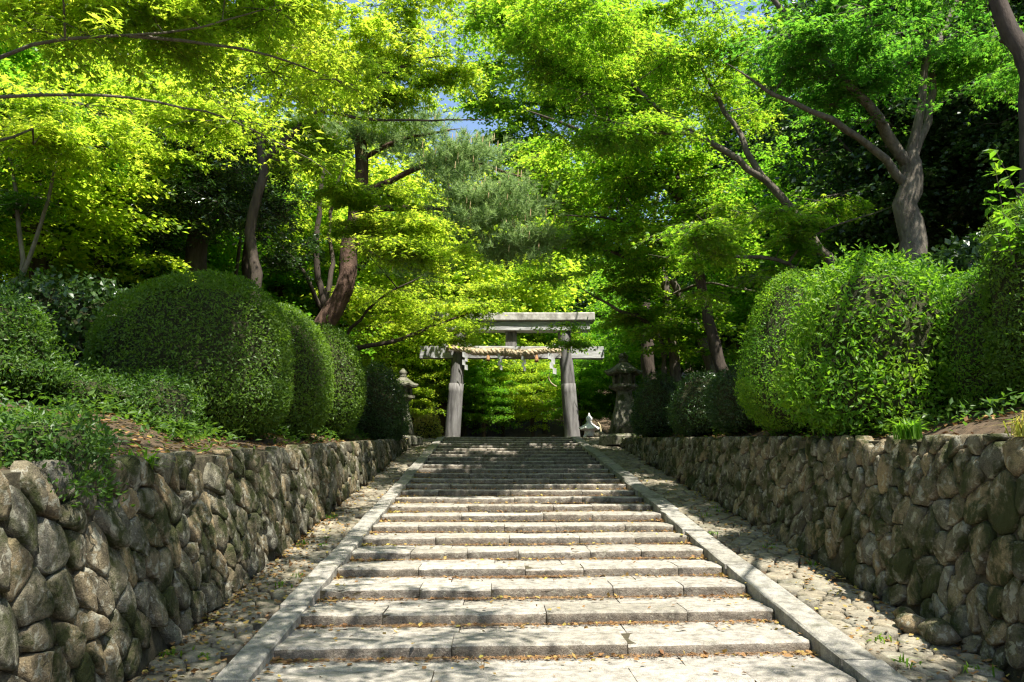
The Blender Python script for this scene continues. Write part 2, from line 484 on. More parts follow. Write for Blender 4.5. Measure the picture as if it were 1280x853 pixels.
def lay_stones(cs, mapper, parent, name, mat, rg, gap, bulge, depth, limit=290, flip=False, flat=False, m=12, stuffname=None, far_key=None):
    """each stone its own mesh (nearest first); the rest joined into one part"""
    order = sorted(range(len(cs)), key=lambda i: far_key(cs[i].mean(0)))
    rest = MB()
    for k, i in enumerate(order):
        b = bulge * (0.65 + 0.7 * rg.random())
        V, F, c = stone_shape(cs[i], rg, gap, b, depth, m if k < limit else max(8, m - 3), flat=flat)
        Wd = mapper(V)
        if flip: F = [f[::-1] for f in F]
        if k < limit:
            ctr = Wd.mean(0)
            me = mesh_faces(name, Wd - ctr, F, mat)
            link(name, me, parent, ctr - np.array(parent.location))
        else:
            rest.add(Wd - np.array(parent.location), F)
    if rest.n:
        o = rest.build(stuffname or name, mat, parent, True)
        tag(o, kind='stuff')

# ------------------------------------------------------------------ retaining walls
def build_wall(side):
    rg = np.random.default_rng(5 if side < 0 else 6)
    y0, y1 = 2.2, 28.6
    foot = WL if side < 0 else WR
    top = top_l if side < 0 else top_r
    k = RI / TR
    b0 = RI - YA * k
    t0, tk = (1.25, 0.0585) if side < 0 else (1.48, 0.050)
    nb = (k, -1.0, -b0 + 0.05)              # keep v > zs(u) - 0.05
    ntp = (-tk, 1.0, t0 + 0.02)             # keep v < top(u)
    cs = cells(y0, y1, -0.6, 3.1, 0.205, [nb, ntp], rg, R(122 if side < 0 else 112), 1.55 if side < 0 else 1.35, 0.46, 0.22)
    def mapper(V):
        u, v, w = V[:, 0], V[:, 1], V[:, 2]
        x = foot + side * BAT * (v - zs(u)) - side * w
        return np.stack([x, u, v], -1)
    # earth core behind the stones: the wall's own body
    mb = MB()
    n = 40
    Y = np.linspace(y0 - 1.5, y1 + 0.2, n)
    Vv = []
    for y in Y:
        zb, zt = float(zs(y)) - 0.3, float(top(y)) - 0.05
        xb = foot + side * 0.028 + side * BAT * (-0.3); xt = foot + side * 0.028 + side * BAT * (zt - float(zs(y)))
        Vv += [(xb, y, zb), (xt, y, zt), (xt + side * 0.34, y, zt + 0.02), (xb + side * 0.45, y, zb)]
    Fv = []
    for i in range(n - 1):
        for j in range(4):
            q = (i * 4 + j, i * 4 + (j + 1) % 4, i * 4 + 4 + (j + 1) % 4, i * 4 + 4 + j)
            Fv.append(q if side < 0 else q[::-1])
    Fv += [(3, 2, 1, 0), tuple((n - 1) * 4 + i for i in range(4))]
    mb.add(Vv, Fv)
    w = empty('retaining_wall', (foot, 8.0, 0.2))
    mb.V = [v - np.array(w.location) for v in mb.V]
    mb.build('earth_core', M['bed'], w)
    if side < 0:
        tag(w, 'mossy rubble retaining wall below the row of smooth clipped hedge domes', 'wall', 'rubble retaining walls beside the stairs')
    else:
        tag(w, 'rubble retaining wall below the shaggy shrub, with loose stones at its foot', 'wall', 'rubble retaining walls beside the stairs')
    lay_stones(cs, mapper, w, 'stone', M['wall_stone'], rg, 0.006, 0.046, 0.10, 290, flip=(side > 0), m=14, stuffname='far_stones', far_key=lambda c: c[0] if c[0] > 4.2 else c[0] + 100)
    return cs
build_wall(-1); build_wall(1)

# ------------------------------------------------------------------ paved strips beside the stairs
def build_path(side):
    rg = np.random.default_rng(8 if side < 0 else 9)
    x0, x1 = (WL - 0.02, KL - 0.015) if side < 0 else (KR + 0.015, WR + 0.02)
    name = 'left_path' if side < 0 else 'right_path'
    p = empty(name, ((x0 + x1) / 2, 8, 0.2))
    tag(p, 'sloping strip of irregular flat paving stones beside the %s wall' % ('mossy' if side < 0 else 'hedge-shaded'), kind='structure')
    cs = cells(3.0, YT, x0, x1, 0.24 if side < 0 else 0.28, [(0, -1, -x0), (0, 1, x1)], rg, R(90), 1.25 if side < 0 else 1.0, 0.36, 0.10)
    dip = 0.035
    def mapper(V):
        u, v, w = V[:, 0], V[:, 1], V[:, 2]
        return np.stack([v, u, zs(u) - dip + w], -1)
    lay_stones(cs, mapper, p, 'paving_stone', M['path_stone'], rg, 0.013, 0.024, 0.07, 290, flip=True, flat=True, m=12, stuffname='far_paving', far_key=lambda c: c[0] if c[0] > 4.5 else c[0] + 100)
build_path(-1); build_path(1)

# ------------------------------------------------------------------ granite stairs and kerbs
def slab_shape(x0, x1, y0, y1, zt, h, rg, rough=0.008):
    nx = max(3, int((x1 - x0) / 0.085))
    xs = np.linspace(x0, x1, nx + 1)
    g = rough
    V = []
    for a, x in enumerate(xs):
        e = 0.012 if a in (0, nx) else 0.0
        n = rg.standard_normal(8)
        V += [(x, y0 + 0.012 + g * n[0], zt - h), (x, y0 + g * n[1] + e, zt - h * 0.62), (x, y0 + g * n[2] + e, zt - h * 0.30),
              (x, y0 + 0.004 + 0.5 * g * n[3] + e, zt - 0.022 - e * 0.5), (x, y0 + 0.024 + 0.3 * g * n[4], zt - 0.003 - e * 0.4),
              (x, (y0 + y1) / 2, zt + 0.0015 * n[5] - e * 0.3), (x, y1, zt - 0.002 * abs(n[6])), (x, y1, zt - h)]
    V = np.array(V)
    V[:, 2] += (V[:, 0] - (x0 + x1) / 2) * 0.005 * rg.standard_normal() - 0.006 * np.exp(-((V[:, 0] - 0.44) / 0.9) ** 2)
    for q in range(int(rg.integers(0, 4))):          # chipped nosing
        k = int(rg.integers(0, nx + 1)) * 8
        V[k + 3:k + 5, 1] += 0.018 * rg.random(); V[k + 3:k + 5, 2] -= 0.014 * rg.random()
    V[:, 1] += SKEW * (V[:, 0] - 0.44)
    F = []; riser = []
    for i in range(nx):
        for j in range(7):
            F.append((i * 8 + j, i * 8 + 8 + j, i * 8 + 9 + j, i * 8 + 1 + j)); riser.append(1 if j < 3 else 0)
        F.append((i * 8 + 7, i * 8 + 15, i * 8 + 8, i * 8)); riser.append(1)
    F.append(tuple(range(8))); riser.append(1)
    F.append(tuple(range(nx * 8 + 7, nx * 8 - 1, -1))); riser.append(1)
    return V, F, riser

def build_stairs():
    rg = np.random.default_rng(21)
    st = empty('stone_staircase', (0.44, 7.0, 0.0))
    tag(st, 'wide flight of low granite steps climbing between two stone kerbs to the gate', 'stairs')
    base = np.array(st.location)
    for i in range(-4, NSTEP):
        yn = YA + i * TR; zt = RI * (i + 1)
        stp = empty('step'); stp.parent = st; stp.location = (0, yn - 7.0, zt)
        org = base + np.array([0, yn - 7.0, zt])
        for row in (0, 1):
            d0 = 0.46 + 0.05 * rg.random() if row == 0 else 0
            if row == 0: ysp = d0
            ya_, yb_ = (yn, yn + ysp - 0.003) if row == 0 else (yn + ysp, yn + TR + 0.06)
            x = XL + 0.012
            while x < XR - 0.02:
                ln = rg.uniform(0.62, 1.55) if row == 0 else rg.uniform(0.8, 1.9)
                if XR - (x + ln) < 0.5: ln = XR - 0.012 - x
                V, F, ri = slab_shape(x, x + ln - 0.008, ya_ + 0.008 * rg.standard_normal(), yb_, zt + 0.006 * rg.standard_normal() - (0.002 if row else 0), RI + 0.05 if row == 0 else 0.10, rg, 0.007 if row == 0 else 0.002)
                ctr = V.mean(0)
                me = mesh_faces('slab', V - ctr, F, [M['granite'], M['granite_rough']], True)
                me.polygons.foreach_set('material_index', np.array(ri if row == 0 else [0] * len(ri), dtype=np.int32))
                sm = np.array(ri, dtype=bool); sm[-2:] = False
                me.polygons.foreach_set('use_smooth', sm)
                link('slab', me, stp, ctr - org)
                x += ln
        # packed earth under the slabs shows only in the joints
    mb = MB()
    Vb = [];
    for i in range(-4, NSTEP):
        yn = YA + i * TR + 0.03; zt = RI * (i + 1) - 0.025
        V, F = box_shape(XL - 0.03, XR + 0.03, 0, TR + 0.02, zt - 0.5, zt)
        V = np.array(V); V[:, 1] += yn + SKEW * (V[:, 0] - 0.44)
        V -= base
        mb.add(V, F)
    o = mb.build('earth_bed', M['bed'], st)
build_stairs()

def build_kerb(side):
    rg = np.random.default_rng(31 + side)
    x0, x1 = (KL, XL - 0.004) if side < 0 else (XR + 0.004, KR)
    k = empty('stone_kerb', ((x0 + x1) / 2, 7, 0.1))
    tag(k, 'sloping granite kerb between the stairs and the %s' % ('strip below the mossy wall' if side < 0 else 'wider paved strip below the shaggy shrub'), 'kerb', 'sloping granite kerbs flanking the stairs')
    org = np.array(k.location)
    y = YB - 0.3
    while y < YT + 0.3:
        ln = rg.uniform(0.9, 1.9)
        y2 = min(y + ln, YT + 0.35)
        n = max(2, int((y2 - y) / 0.3))
        ys = np.linspace(y, y2 - 0.02, n + 1)
        V = []; dz = 0.010 * rg.standard_normal() + 0.022; dx = 0.011 * rg.standard_normal()
        for a, yy in enumerate(ys):
            z = RI + (min(max(yy, YB), YT) - YA) * RI / TR + dz; e = 0.014 if a in (0, n) else 0
            g = 0.006 * rg.standard_normal(6)
            V += [(x0 + dx, yy, z - 0.3), (x0 + dx + g[0], yy, z - 0.014), (x0 + dx + 0.014, yy, z - e + g[1] * 0.5), (x1 + dx - 0.014, yy, z - e + g[2] * 0.5), (x1 + dx + g[3], yy, z - 0.016), (x1 + dx, yy, z - 0.3)]
        F = []
        for i in range(n):
            for j in range(6):
                F.append((i * 6 + j, i * 6 + (j + 1) % 6, i * 6 + 6 + (j + 1) % 6, i * 6 + 6 + j))
        F += [tuple(range(5, -1, -1)), tuple(n * 6 + j for j in range(6))]
        V = np.array(V); ctr = V.mean(0)
        F = [f[::-1] for f in F]
        link('kerb_stone', mesh_faces('kerb_stone', V - ctr, F, M['kerb'], False), k, ctr - org)
        y = y2
build_kerb(-1); build_kerb(1)

# ------------------------------------------------------------------ wooden shrine gate
GY = 31.0
def build_gate():
    rg = np.random.default_rng(41)
    g = empty('torii_gate', (0.62, GY, ZT))
    tag(g, 'weathered grey wooden shrine gate with two leaning posts at the top of the stairs', 'gate')
    org = np.array(g.location)
    for xb, xt in ((-1.70, -1.42), (2.96, 2.66)):
        n = 18; k = 22
        P = np.array([[xb + (xt - xb) * t, GY, ZT - 0.1 + t * (7.22 - ZT + 0.1)] for t in np.linspace(0, 1, k)])
        rad = np.linspace(0.29, 0.255, k)
        V, F = tube(P, rad, n, 0.012, rg)
        F = [tuple(f) for f in F] + [tuple((k - 1) * n + i for i in range(n))]
        post = link('post', mesh_faces('post', V - org, F, M['wood_post']), g)
        # boarded lower half, a little thicker than the post
        kk = 8; t1 = 0.52
        P2 = np.array([[xb + (xt - xb) * t, GY, ZT - 0.1 + t * (7.22 - ZT + 0.1)] for t in np.linspace(0, t1, kk)])
        V, F = tube(P2, np.linspace(0.306, 0.287, kk), n, 0.006, rg)
        F = [tuple(f) for f in F] + [tuple((kk - 1) * n + i for i in range(n))]
        link('post_sleeve', mesh_faces('post_sleeve', V - org, F, M['wood_post']), post)
        mb = MB(); mb.add(*lathe([(0.44, ZT - 0.1), (0.44, ZT + 0.05), (0.38, ZT + 0.10)], 18, xb, GY))
        mb.V = [v - org for v in mb.V]
        mb.build('footing', M['lantern_stone'], post)
    def beam(name, x0, x1, z0, z1, hy, mat, bev=0.015, y=GY, sag=0.0):
        n = 14; V = []
        xs = np.linspace(x0, x1, n)
        for x in xs:
            u = (x - (x0 + x1) / 2) / ((x1 - x0) / 2)
            dz = sag * u * u
            for yy, zz in ((y - hy + bev, z0), (y - hy, z0 + bev), (y - hy, z1 - bev), (y - hy + bev, z1), (y + hy - bev, z1), (y + hy, z1 - bev), (y + hy, z0 + bev), (y + hy - bev, z0)):
                V.append((x, yy, zz + dz))
        V = np.array(V) + 0.004 * rg.standard_normal((len(V), 3))
        F = [(i * 8 + j, i * 8 + (j + 1) % 8, i * 8 + 8 + (j + 1) % 8, i * 8 + 8 + j) for i in range(n - 1) for j in range(8)]
        F = [f[::-1] for f in F] + [tuple(range(8)), tuple((n - 1) * 8 + j for j in range(7, -1, -1))]
        return link(name, mesh_faces(name, V - org, F, mat, False), g)
    beam('lintel', -2.42, 3.66, 7.20, 7.565, 0.30, M['wood_beam'], 0.02, sag=0.02)
    cap = beam('top_beam', -2.60, 3.84, 7.568, 7.90, 0.40, M['wood_cap'], 0.04, sag=0.02)
    beam('tie_beam', -2.99, 4.20, 6.12, 6.60, 0.15, M['wood_beam'], 0.015)
    beam('centre_strut', 0.36, 0.80, 6.603, 7.197, 0.12, M['wood_post'], 0.01)
    for x in (-2.05, -1.02, 2.28, 3.26):
        beam('wedge', x - 0.07, x + 0.07, 6.603, 6.68, 0.20, M['wood_beam'], 0.01)
    return g
build_gate()

def build_rope():
    rg = np.random.default_rng(43)
    y0 = GY - 0.38
    g = empty('straw_rope', (0.62, y0, 6.35))
    tag(g, 'thick twisted straw rope with white paper streamers hung across the gate', 'rope')
    org = np.array(g.location)
    def axis(t):
        x = -1.95 + t * 4.45
        z = 6.50 - 0.16 * 4 * t * (1 - t) - 0.08 * t + 0.05 * math.sin(t * 17) * 0.6
        y = y0 + 0.05 * math.cos(t * 9)
        if t < 0.06: y += (0.06 - t) * 2
        if t > 0.94: y += (t - 0.94) * 2
        return np.array([x, y, z])
    T = np.linspace(0, 1, 150)
    for s in range(3):
        P = []; r = []
        for t in T:
            th = 0.05 + 0.072 * math.sin(math.pi * t) ** 0.7
            a = t * 58 + s * 2.094
            P.append(axis(t) + np.array([0, math.cos(a), math.sin(a)]) * th * 0.62)
            r.append(th * 0.72)
        V, F = tube(np.array(P), r, 7, 0.06, rg)
        link('strand', mesh_faces('strand', V - org, F, M['straw']), g)
    # loose straw ends
    n = 1500
    t = rg.random(n); c = np.array([axis(a) for a in t])
    th = 0.11 + 0.065 * np.sin(np.pi * t)
    ang = rg.random(n) * 6.28
    b = c + np.stack([0 * ang, np.cos(ang) * th, np.sin(ang) * th], -1) * 0.8
    d = np.stack([rg.normal(0.5, 0.4, n), np.cos(ang) * 0.7, np.sin(ang) * 0.7 - 0.25], -1)
    d /= np.linalg.norm(d, axis=1)[:, None]
    L = rg.uniform(0.08, 0.2, n)[:, None]
    V = np.stack([b, b + np.array([0, 0, 0.014]), b + d * L], 1).reshape(-1, 3)
    o = link('loose_straw', mesh_faces('loose_straw', V - org, np.arange(3 * n).reshape(-1, 3), M['straw']), g)
    tag(o, kind='stuff')
    for x, ln in ((-0.32, 0.36), (1.55, 0.42)):
        tt = (x + 1.95) / 4.45; c = axis(tt)
        mb = MB()
        prof = [(0.075, -ln), (0.078, -ln * 0.8), (0.058, -ln * 0.45), (0.03, -0.1), (0.03, 0.0)]
        mb.add(*lathe([(r * (1 + 0.1 * rg.random()), z + c[2]) for r, z in prof], 9, c[0], c[1] - 0.05))
        mb.V = [v - org for v in mb.V]
        mb.build('straw_tassel', M['tassel'], g, True)
    for x, sc in ((-1.28, 1.15), (0.08, 1.0), (1.0, 0.95), (2.02, 1.35)):
        tt = (x + 1.95) / 4.45; c = axis(tt)
        mb = MB()
        w = 0.10 * sc; h = 0.17 * sc; z = c[2] - 0.10; xx = c[0]
        for k in range(4):
            dx = (k % 2) * w * 0.75 - 0.03 + k * 0.03 * (1 if x > 1.5 else 0)
            y = c[1] - 0.14 + 0.035 * k * (1 if k % 2 else -1)
            q = [(xx + dx, y, z), (xx + dx + w, y - 0.01, z - 0.03), (xx + dx + w * 1.05, y + 0.03, z - h - 0.03), (xx + dx, y + 0.03, z - h)]
            q2 = [(a, b + 0.006, c2) for a, b, c2 in q]
            mb.add(q + q2, [(0, 1, 2, 3), (7, 6, 5, 4), (0, 4, 5, 1), (1, 5, 6, 2), (2, 6, 7, 3), (3, 7, 4, 0)])
            z -= h * 0.82
        mb.V = [v - org for v in mb.V]
        mb.build('paper_streamer', M['paper'], g)
    # trailing cord end
    P = [(2.05, y0 - 0.1, 5.5), (2.0, y0 - 0.1, 5.3), (2.1, y0 - 0.1, 5.12), (2.26, y0 - 0.1, 5.0), (2.32, y0 - 0.1, 4.98)]
    V, F = tube(np.array(P), [0.025] * 5, 5)
    link('cord_end', mesh_faces('cord_end', V - org, F, M['straw']), g)
build_rope()

# ------------------------------------------------------------------ stone lanterns
def prism(prof, n, cx, cy, rot=0.0, lift=0.0):
    """n-sided profile solid; lift raises the corners of the widest ring like an eave"""
    V = []; F = []
    rm = max(r for r, z in prof)
    m = n * 4
    for r, z in prof:
        for i in range(m):
            a = rot + 2 * math.pi * i / m
            ph = (i % 4) / 4.0
            seg = math.pi / n
            rr = r * math.cos(seg) / math.cos((ph - 0.5) * 2 * seg)
            corner = abs(ph - 0.5) * 2
            V.append((cx + rr * math.cos(a), cy + rr * math.sin(a), z + (lift * corner ** 3 if r > 0.8 * rm else 0)))
    for k in range(len(prof) - 1):
        for i in range(m):
            j = (i + 1) % m
            F.append((k * m + i, k * m + j, (k + 1) * m + j, (k + 1) * m + i))
    F += [tuple(range(m - 1, -1, -1)), tuple((len(prof) - 1) * m + i for i in range(m))]
    return V, F

def tall_lantern(x, y, z, label, h=2.9):
    g = empty('stone_lantern', (x, y, z))
    tag(g, label, 'stone lantern', 'tall stone lanterns before the gate')
    s = h / 2.9
    def part(name, V, F, sm=False):
        V = np.array(V) * s
        link(name, mesh_faces(name, V, F, M['lantern_stone'], sm), g)
    part('base', *prism([(0.85, -0.15), (0.85, 0.12), (0.75, 0.20)], 6, 0, 0))
    part('shaft', *prism([(0.70, 0.20), (0.52, 0.75), (0.38, 1.2), (0.31, 1.55), (0.33, 1.62)], 4, 0, 0, R(45)), True)
    part('platform', *prism([(0.33, 1.62), (0.50, 1.72), (0.50, 1.82)], 6, 0, 0))
    mb = MB()
    for i in range(6):                           # fire box: six corner posts round an open chamber
        a = R(60 * i)
        mb.add(*prism([(0.07, 1.82), (0.07, 2.15)], 4, 0.31 * math.cos(a), 0.31 * math.sin(a), a))
    mb.add(*prism([(0.22, 1.82), (0.22, 2.15)], 6, 0, 0))
    part('fire_box', np.concatenate(mb.V), mb.F)
    part('roof', *prism([(0.30, 2.13), (0.62, 2.15), (0.64, 2.22), (0.46, 2.34), (0.26, 2.48), (0.16, 2.56)], 6, 0, 0, 0, 0.07))
    part('finial', *lathe([(0.13, 2.55), (0.17, 2.60), (0.12, 2.64), (0.15, 2.70), (0.17, 2.77), (0.11, 2.84), (0.03, 2.93)], 14), True)
tall_lantern(4.12, 25.6, 2.68, 'mossy tall stone lantern with flared shaft, past the clipped shrubs beside the twin-trunk maple', 2.85)
tall_lantern(-3.00, 25.6, 2.66, 'dark stone lantern rising behind the shaded shrub at the end of the hedge row', 2.3)

def small_lantern():
    x, y, z = 3.44, 29.6, ZT - 0.62 + 0.5
    g = empty('low_stone_lantern', (x, y, z))
    tag(g, 'small white stone lantern with round finial beside the gate post', 'stone lantern')
    def part(name, V, F, sm=False): link(name, mesh_faces(name, np.array(V, float), F, M['pale_stone'], sm), g)
    for i in range(3):
        a = R(90 + 120 * i)
        V, F = tube(np.array([[0.26 * math.cos(a), 0.26 * math.sin(a), -0.05], [0.27 * math.cos(a), 0.27 * math.sin(a), 0.10], [0.17 * math.cos(a), 0.17 * math.sin(a), 0.2]]), [0.05, 0.055, 0.06], 8)
        part('leg', V, [tuple(f) for f in F], True)
    part('fire_box', *prism([(0.22, 0.18), (0.24, 0.22), (0.20, 0.24), (0.20, 0.40)], 6, 0, 0))
    part('roof', *prism([(0.18, 0.39), (0.39, 0.42), (0.40, 0.46), (0.28, 0.55), (0.15, 0.64), (0.09, 0.67)], 6, 0, 0, 0, 0.05))
    part('finial', *lathe([(0.10, 0.66), (0.115, 0.69), (0.085, 0.73), (0.10, 0.77), (0.125, 0.82), (0.11, 0.88), (0.045, 0.94), (0.03, 0.99), (0.008, 1.05)], 14), True)
small_lantern()

def lump(name, x, y, z, rx, ry, rz, mat, seed, label, cat, group=None):
    rg = np.random.default_rng(seed)
    V = []; n, m = 12, 7
    for i in range(m + 1):
        th = math.pi * i / m
        for j in range(n):
            a = 2 * math.pi * j / n
            k = 1 + 0.12 * rg.standard_normal() + 0.12 * math.sin(2 * a + seed)
            if i in (0, m): k = 1
            V.append((rx * k * math.sin(th) * math.cos(a), ry * k * math.sin(th) * math.sin(a), rz * (1 + math.cos(th)) * (0.95 + 0.1 * k) * 0.5))
    F = [(i * n + j, i * n + (j + 1) % n, (i + 1) * n + (j + 1) % n, (i + 1) * n + j)[::-1] for i in range(m) for j in range(n)]
    o = link(name, mesh_faces(name, np.array(V), F, mat), None, (x, y, z))
    return tag(o, label, cat, group)
lump('boulder', 3.72, 28.9, 2.86, 0.20, 0.18, 0.30, M['path_stone'], 3, 'small tan boulder at the top of the paved strip near the white lantern', 'boulder')
b = empty('bamboo_spout', (3.82, 29.3, 2.9))
tag(b, 'bent pale bamboo pipe standing beside the small white lantern', 'pipe')
V, F = tube(np.array([[0, 0, 0], [0.0, 0, 0.35], [-0.03, 0, 0.52], [-0.12, 0, 0.62]]), [0.035] * 4, 8)
link('pipe', mesh_faces('pipe', V, F, M['bamboo']), b)
for k, (x, y, z, r, sd) in enumerate(((3.66, 7.30, 0.10, 0.12, 4), (3.74, 7.02, 0.06, 0.15, 5), (3.74, 7.55, 0.15, 0.10, 6), (3.70, 8.25, 0.24, 0.07, 7))):
    lump('loose_stone', x, y, z, r, r * 1.2, r * 1.5, M['wall_stone'], sd, 'loose rubble stone lying at the foot of the wall below the shaggy shrub', 'stone', 'loose stones at the wall foot')

# ------------------------------------------------------------------ leaves
def star_leaf():
    V = [(0, 0, 0)]; tips = []
    ang = [-80, -42, 0, 42, 80]; ln = [0.62, 0.9, 1.05, 0.9, 0.62]
    val = []
    for a in (-105, -61, -21, 21, 61, 105):
        r = 0.30 if abs(a) < 100 else 0.14
        val.append((r * math.sin(R(a)), 0.12 + r * math.cos(R(a)), 0.03))
    for a, l in zip(ang, ln):
        tips.append((l * 0.95 * math.sin(R(a)), 0.12 + l * math.cos(R(a)) * 0.95, -0.10))
    V = val + tips
    F = [(i, 6 + i, i + 1) for i in range(5)]
    F += [(0, 1, 2), (0, 2, 3), (0, 3, 5), (3, 4, 5)]
    return np.array(V), np.array([(a, c, b) for a, b, c in F])
def trident_leaf():
    V = [(0, 0, 0), (-0.22, 0.42, 0.05), (0.22, 0.42, 0.05), (-0.80, 0.66, -0.10), (0.80, 0.66, -0.10), (0, 1.1, -0.06)]
    return np.array(V, float), np.array([(0, 1, 3), (0, 4, 2), (1, 2, 5), (0, 2, 1)])
def kite_leaf(w=0.5):
    V = [(0, 0, 0), (w * 0.5, 0.45, 0.06), (0, 1, -0.02), (-w * 0.5, 0.45, 0.06)]
    return np.array(V, float), np.array([(0, 1, 2), (0, 2, 3)])
LEAF = {'star': star_leaf(), 'trident': trident_leaf(), 'kite': kite_leaf(0.75), 'narrow': kite_leaf(0.42)}

def leaves(P, D, Nn, S, kind):
    """P positions, D tip directions, Nn normals (n,3), S sizes -> vertices and triangles"""
    TV, TF = LEAF[kind]
    D = D / (np.linalg.norm(D, axis=1)[:, None] + 1e-9)
    X = np.cross(D, Nn); X /= np.linalg.norm(X, axis=1)[:, None] + 1e-9
    Z = np.cross(X, D)
    V = P[:, None, :] + S[:, None, None] * (TV[None, :, 0:1] * X[:, None, :] + TV[None, :, 1:2] * D[:, None, :] + TV[None, :, 2:3] * Z[:, None, :])
    k = len(TV)
    F = (TF[None] + (np.arange(len(P)) * k)[:, None, None]).reshape(-1, 3)
    return V.reshape(-1, 3), F

TWIGS = []
def crown_mesh(name, tips, rg, kind, mat, size, per, rad, flat=0.16, droop=0.3, upn=0.45, per_jit=0.4):
    """flattened sprays of leaves round the branch tips; the twigs they sit on are left in TWIGS"""
    Ps, Ds, Ns, Ss = [], [], [], []
    TWIGS.clear()
    for c in tips:
        n = max(12, int(per * (1 + per_jit * rg.standard_normal())))
        Rr = rad * rg.uniform(0.65, 1.35)
        k = int(rg.integers(6, 10))
        ta = np.arange(k) * 6.283 / k + rg.normal(0, 0.35, k) + rg.random() * 6.28
        tz = flat * rg.standard_normal(k)
        tl = Rr * rg.uniform(0.55, 1.3, k)
        for q in range(k):
            pts = []
            for tt in (0.0, 0.5, 0.95):
                an = ta[q] + 0.35 * math.sin(ta[q] * 3.0) * tt
                pts.append(c + np.array([math.cos(an) * tl[q] * tt, math.sin(an) * tl[q] * tt, tz[q] * tl[q] * tt - droop * Rr * tt ** 2]))
            TWIGS.append(np.array(pts))
        w = rg.integers(0, k, n)
        t = rg.random(n) ** 0.62
        sp = 0.12 * Rr * rg.standard_normal((n, 3)) * np.array([1, 1, 0.35 + flat])
        th = ta[w]
        bend = 0.35 * np.sin(ta[w] * 3.0) * t
        dx, dy = np.cos(th + bend), np.sin(th + bend)
        Lw = tl[w] * t
        Ps.append(c + np.stack([dx * Lw, dy * Lw, tz[w] * Lw - droop * Rr * t ** 2], -1) + sp)
        Ds.append(np.stack([dx + 0.6 * rg.standard_normal(n), dy + 0.6 * rg.standard_normal(n), -0.35 + 0.3 * rg.standard_normal(n)], -1))
        Ns.append(np.stack([upn * rg.standard_normal(n), upn * rg.standard_normal(n), np.ones(n)], -1))
        Ss.append(size * rg.uniform(0.6, 1.25, n))
    V, F = leaves(np.concatenate(Ps), np.concatenate(Ds), np.concatenate(Ns), np.concatenate(Ss), kind)
    return mesh_faces(name, V, F, mat, False)

# ------------------------------------------------------------------ trees
def spline(P, step=0.3):
    P = np.asarray(P, float)
    Q = np.vstack([2 * P[0] - P[1], P, 2 * P[-1] - P[-2]])
    out = []
    for i in range(1, len(Q) - 2):
        n = max(2, int(np.linalg.norm(Q[i + 1] - Q[i]) / step))
        t = np.linspace(0, 1, n, endpoint=False)[:, None]
        a, b, c, d = Q[i - 1], Q[i], Q[i + 1], Q[i + 2]
        out.append(0.5 * (2 * b + (c - a) * t + (2 * a - 5 * b + 4 * c - d) * t ** 2 + (3 * b - a - 3 * c + d) * t ** 3))
    out.append(P[-1:])
    return np.concatenate(out)

def sample_tips(ells, rg, layer=0.0):
    T = []
    for cx, cy_, cz, rx, ry, rz, n in ells:
        d = rg.standard_normal((n, 3)); d /= np.linalg.norm(d, axis=1)[:, None]
        r = rg.random(n) ** 0.45
        p = np.array([cx, cy_, cz]) + d * r[:, None] * np.array([rx, ry, rz])
        if layer > 0:
            ph = rg.random()
            tilt = 0.12 * (p[:, 0] - cx) * rg.standard_normal() + 0.12 * (p[:, 1] - cy_) * rg.standard_normal()
            p[:, 2] = (np.round(p[:, 2] / layer + ph) - ph) * layer + tilt + 0.05 * rg.standard_normal(n)
        T.append(p)
    return np.concatenate(T)

def skeleton(limbs, tips, rg, tip_r=0.006):
    """limbs given as polylines; each tip is joined to the nearest wood by a curved branch"""
    wood = []                        # (points, radii)
    nodes = []; nrad = []
    for pts, r0, r1 in limbs:
        S = spline(pts)
        S[1:-1] += 0.25 * min(r0, 0.08) * rg.standard_normal((len(S) - 2, 3))
        rr = np.linspace(r0, r1, len(S))
        if r1 < 0.07:
            dv = (S[-1] - S[-2]) / (np.linalg.norm(S[-1] - S[-2]) + 1e-9)
            L = 9 * r1 + 0.35; q = np.linspace(0.2, 1, 5)[:, None]
            S = np.vstack([S, S[-1] + dv * L * q + 0.12 * L * q ** 2 * rg.standard_normal(3) + np.array([0, 0, 0.05 * L]) * q])
            rr = np.concatenate([rr, np.linspace(r1 * 0.85, 0.004, 5)])
        wood.append((S, rr))
        nodes += list(S[max(0, len(S) // 4):]); nrad += list(rr[max(0, len(S) // 4):])
    nodes = np.array(nodes); nrad = np.array(nrad)
    D = np.linalg.norm(tips[:, None, :] - nodes[None], axis=2).min(1)
    for ti in np.argsort(D):
        t = tips[ti]
        v = t - nodes
        d = np.linalg.norm(v, axis=1)
        cost = d + 1.2 * np.maximum(0, -v[:, 2]) + np.where(nrad < 0.012, 0.25, 0)
        j = int(np.argmin(cost))
        a = nodes[j]; L = d[j]
        if L < 0.15: continue
        mid = 0.5 * (a + t) + np.array([0, 0, 0.10 * L]) + 0.10 * L * rg.standard_normal(3)
        k = max(4, min(9, int(L / 0.35) + 2))
        s = np.linspace(0, 1, k)[:, None]
        P = (1 - s) ** 2 * a + 2 * s * (1 - s) * mid + s ** 2 * t
        P[1:-1] += 0.035 * min(L, 1.5) * rg.standard_normal((k - 2, 3))
        r0 = min(0.75 * nrad[j], tip_r + 0.011 * L)
        rr = np.linspace(max(r0, tip_r), tip_r * 0.7, k)
        wood.append((P, rr))
        nodes = np.vstack([nodes, P[1:]]); nrad = np.concatenate([nrad, rr[1:]])
        # side twigs
        for q in range(2):
            s0 = P[rg.integers(k // 2, k)]
            e = s0 + np.array([*(0.35 * rg.standard_normal(2)), 0.10 * rg.standard_normal()])
            wood.append((np.array([s0, 0.5 * (s0 + e) + 0.03 * rg.standard_normal(3), e]), np.array([0.005, 0.004, 0.002])))
    return wood

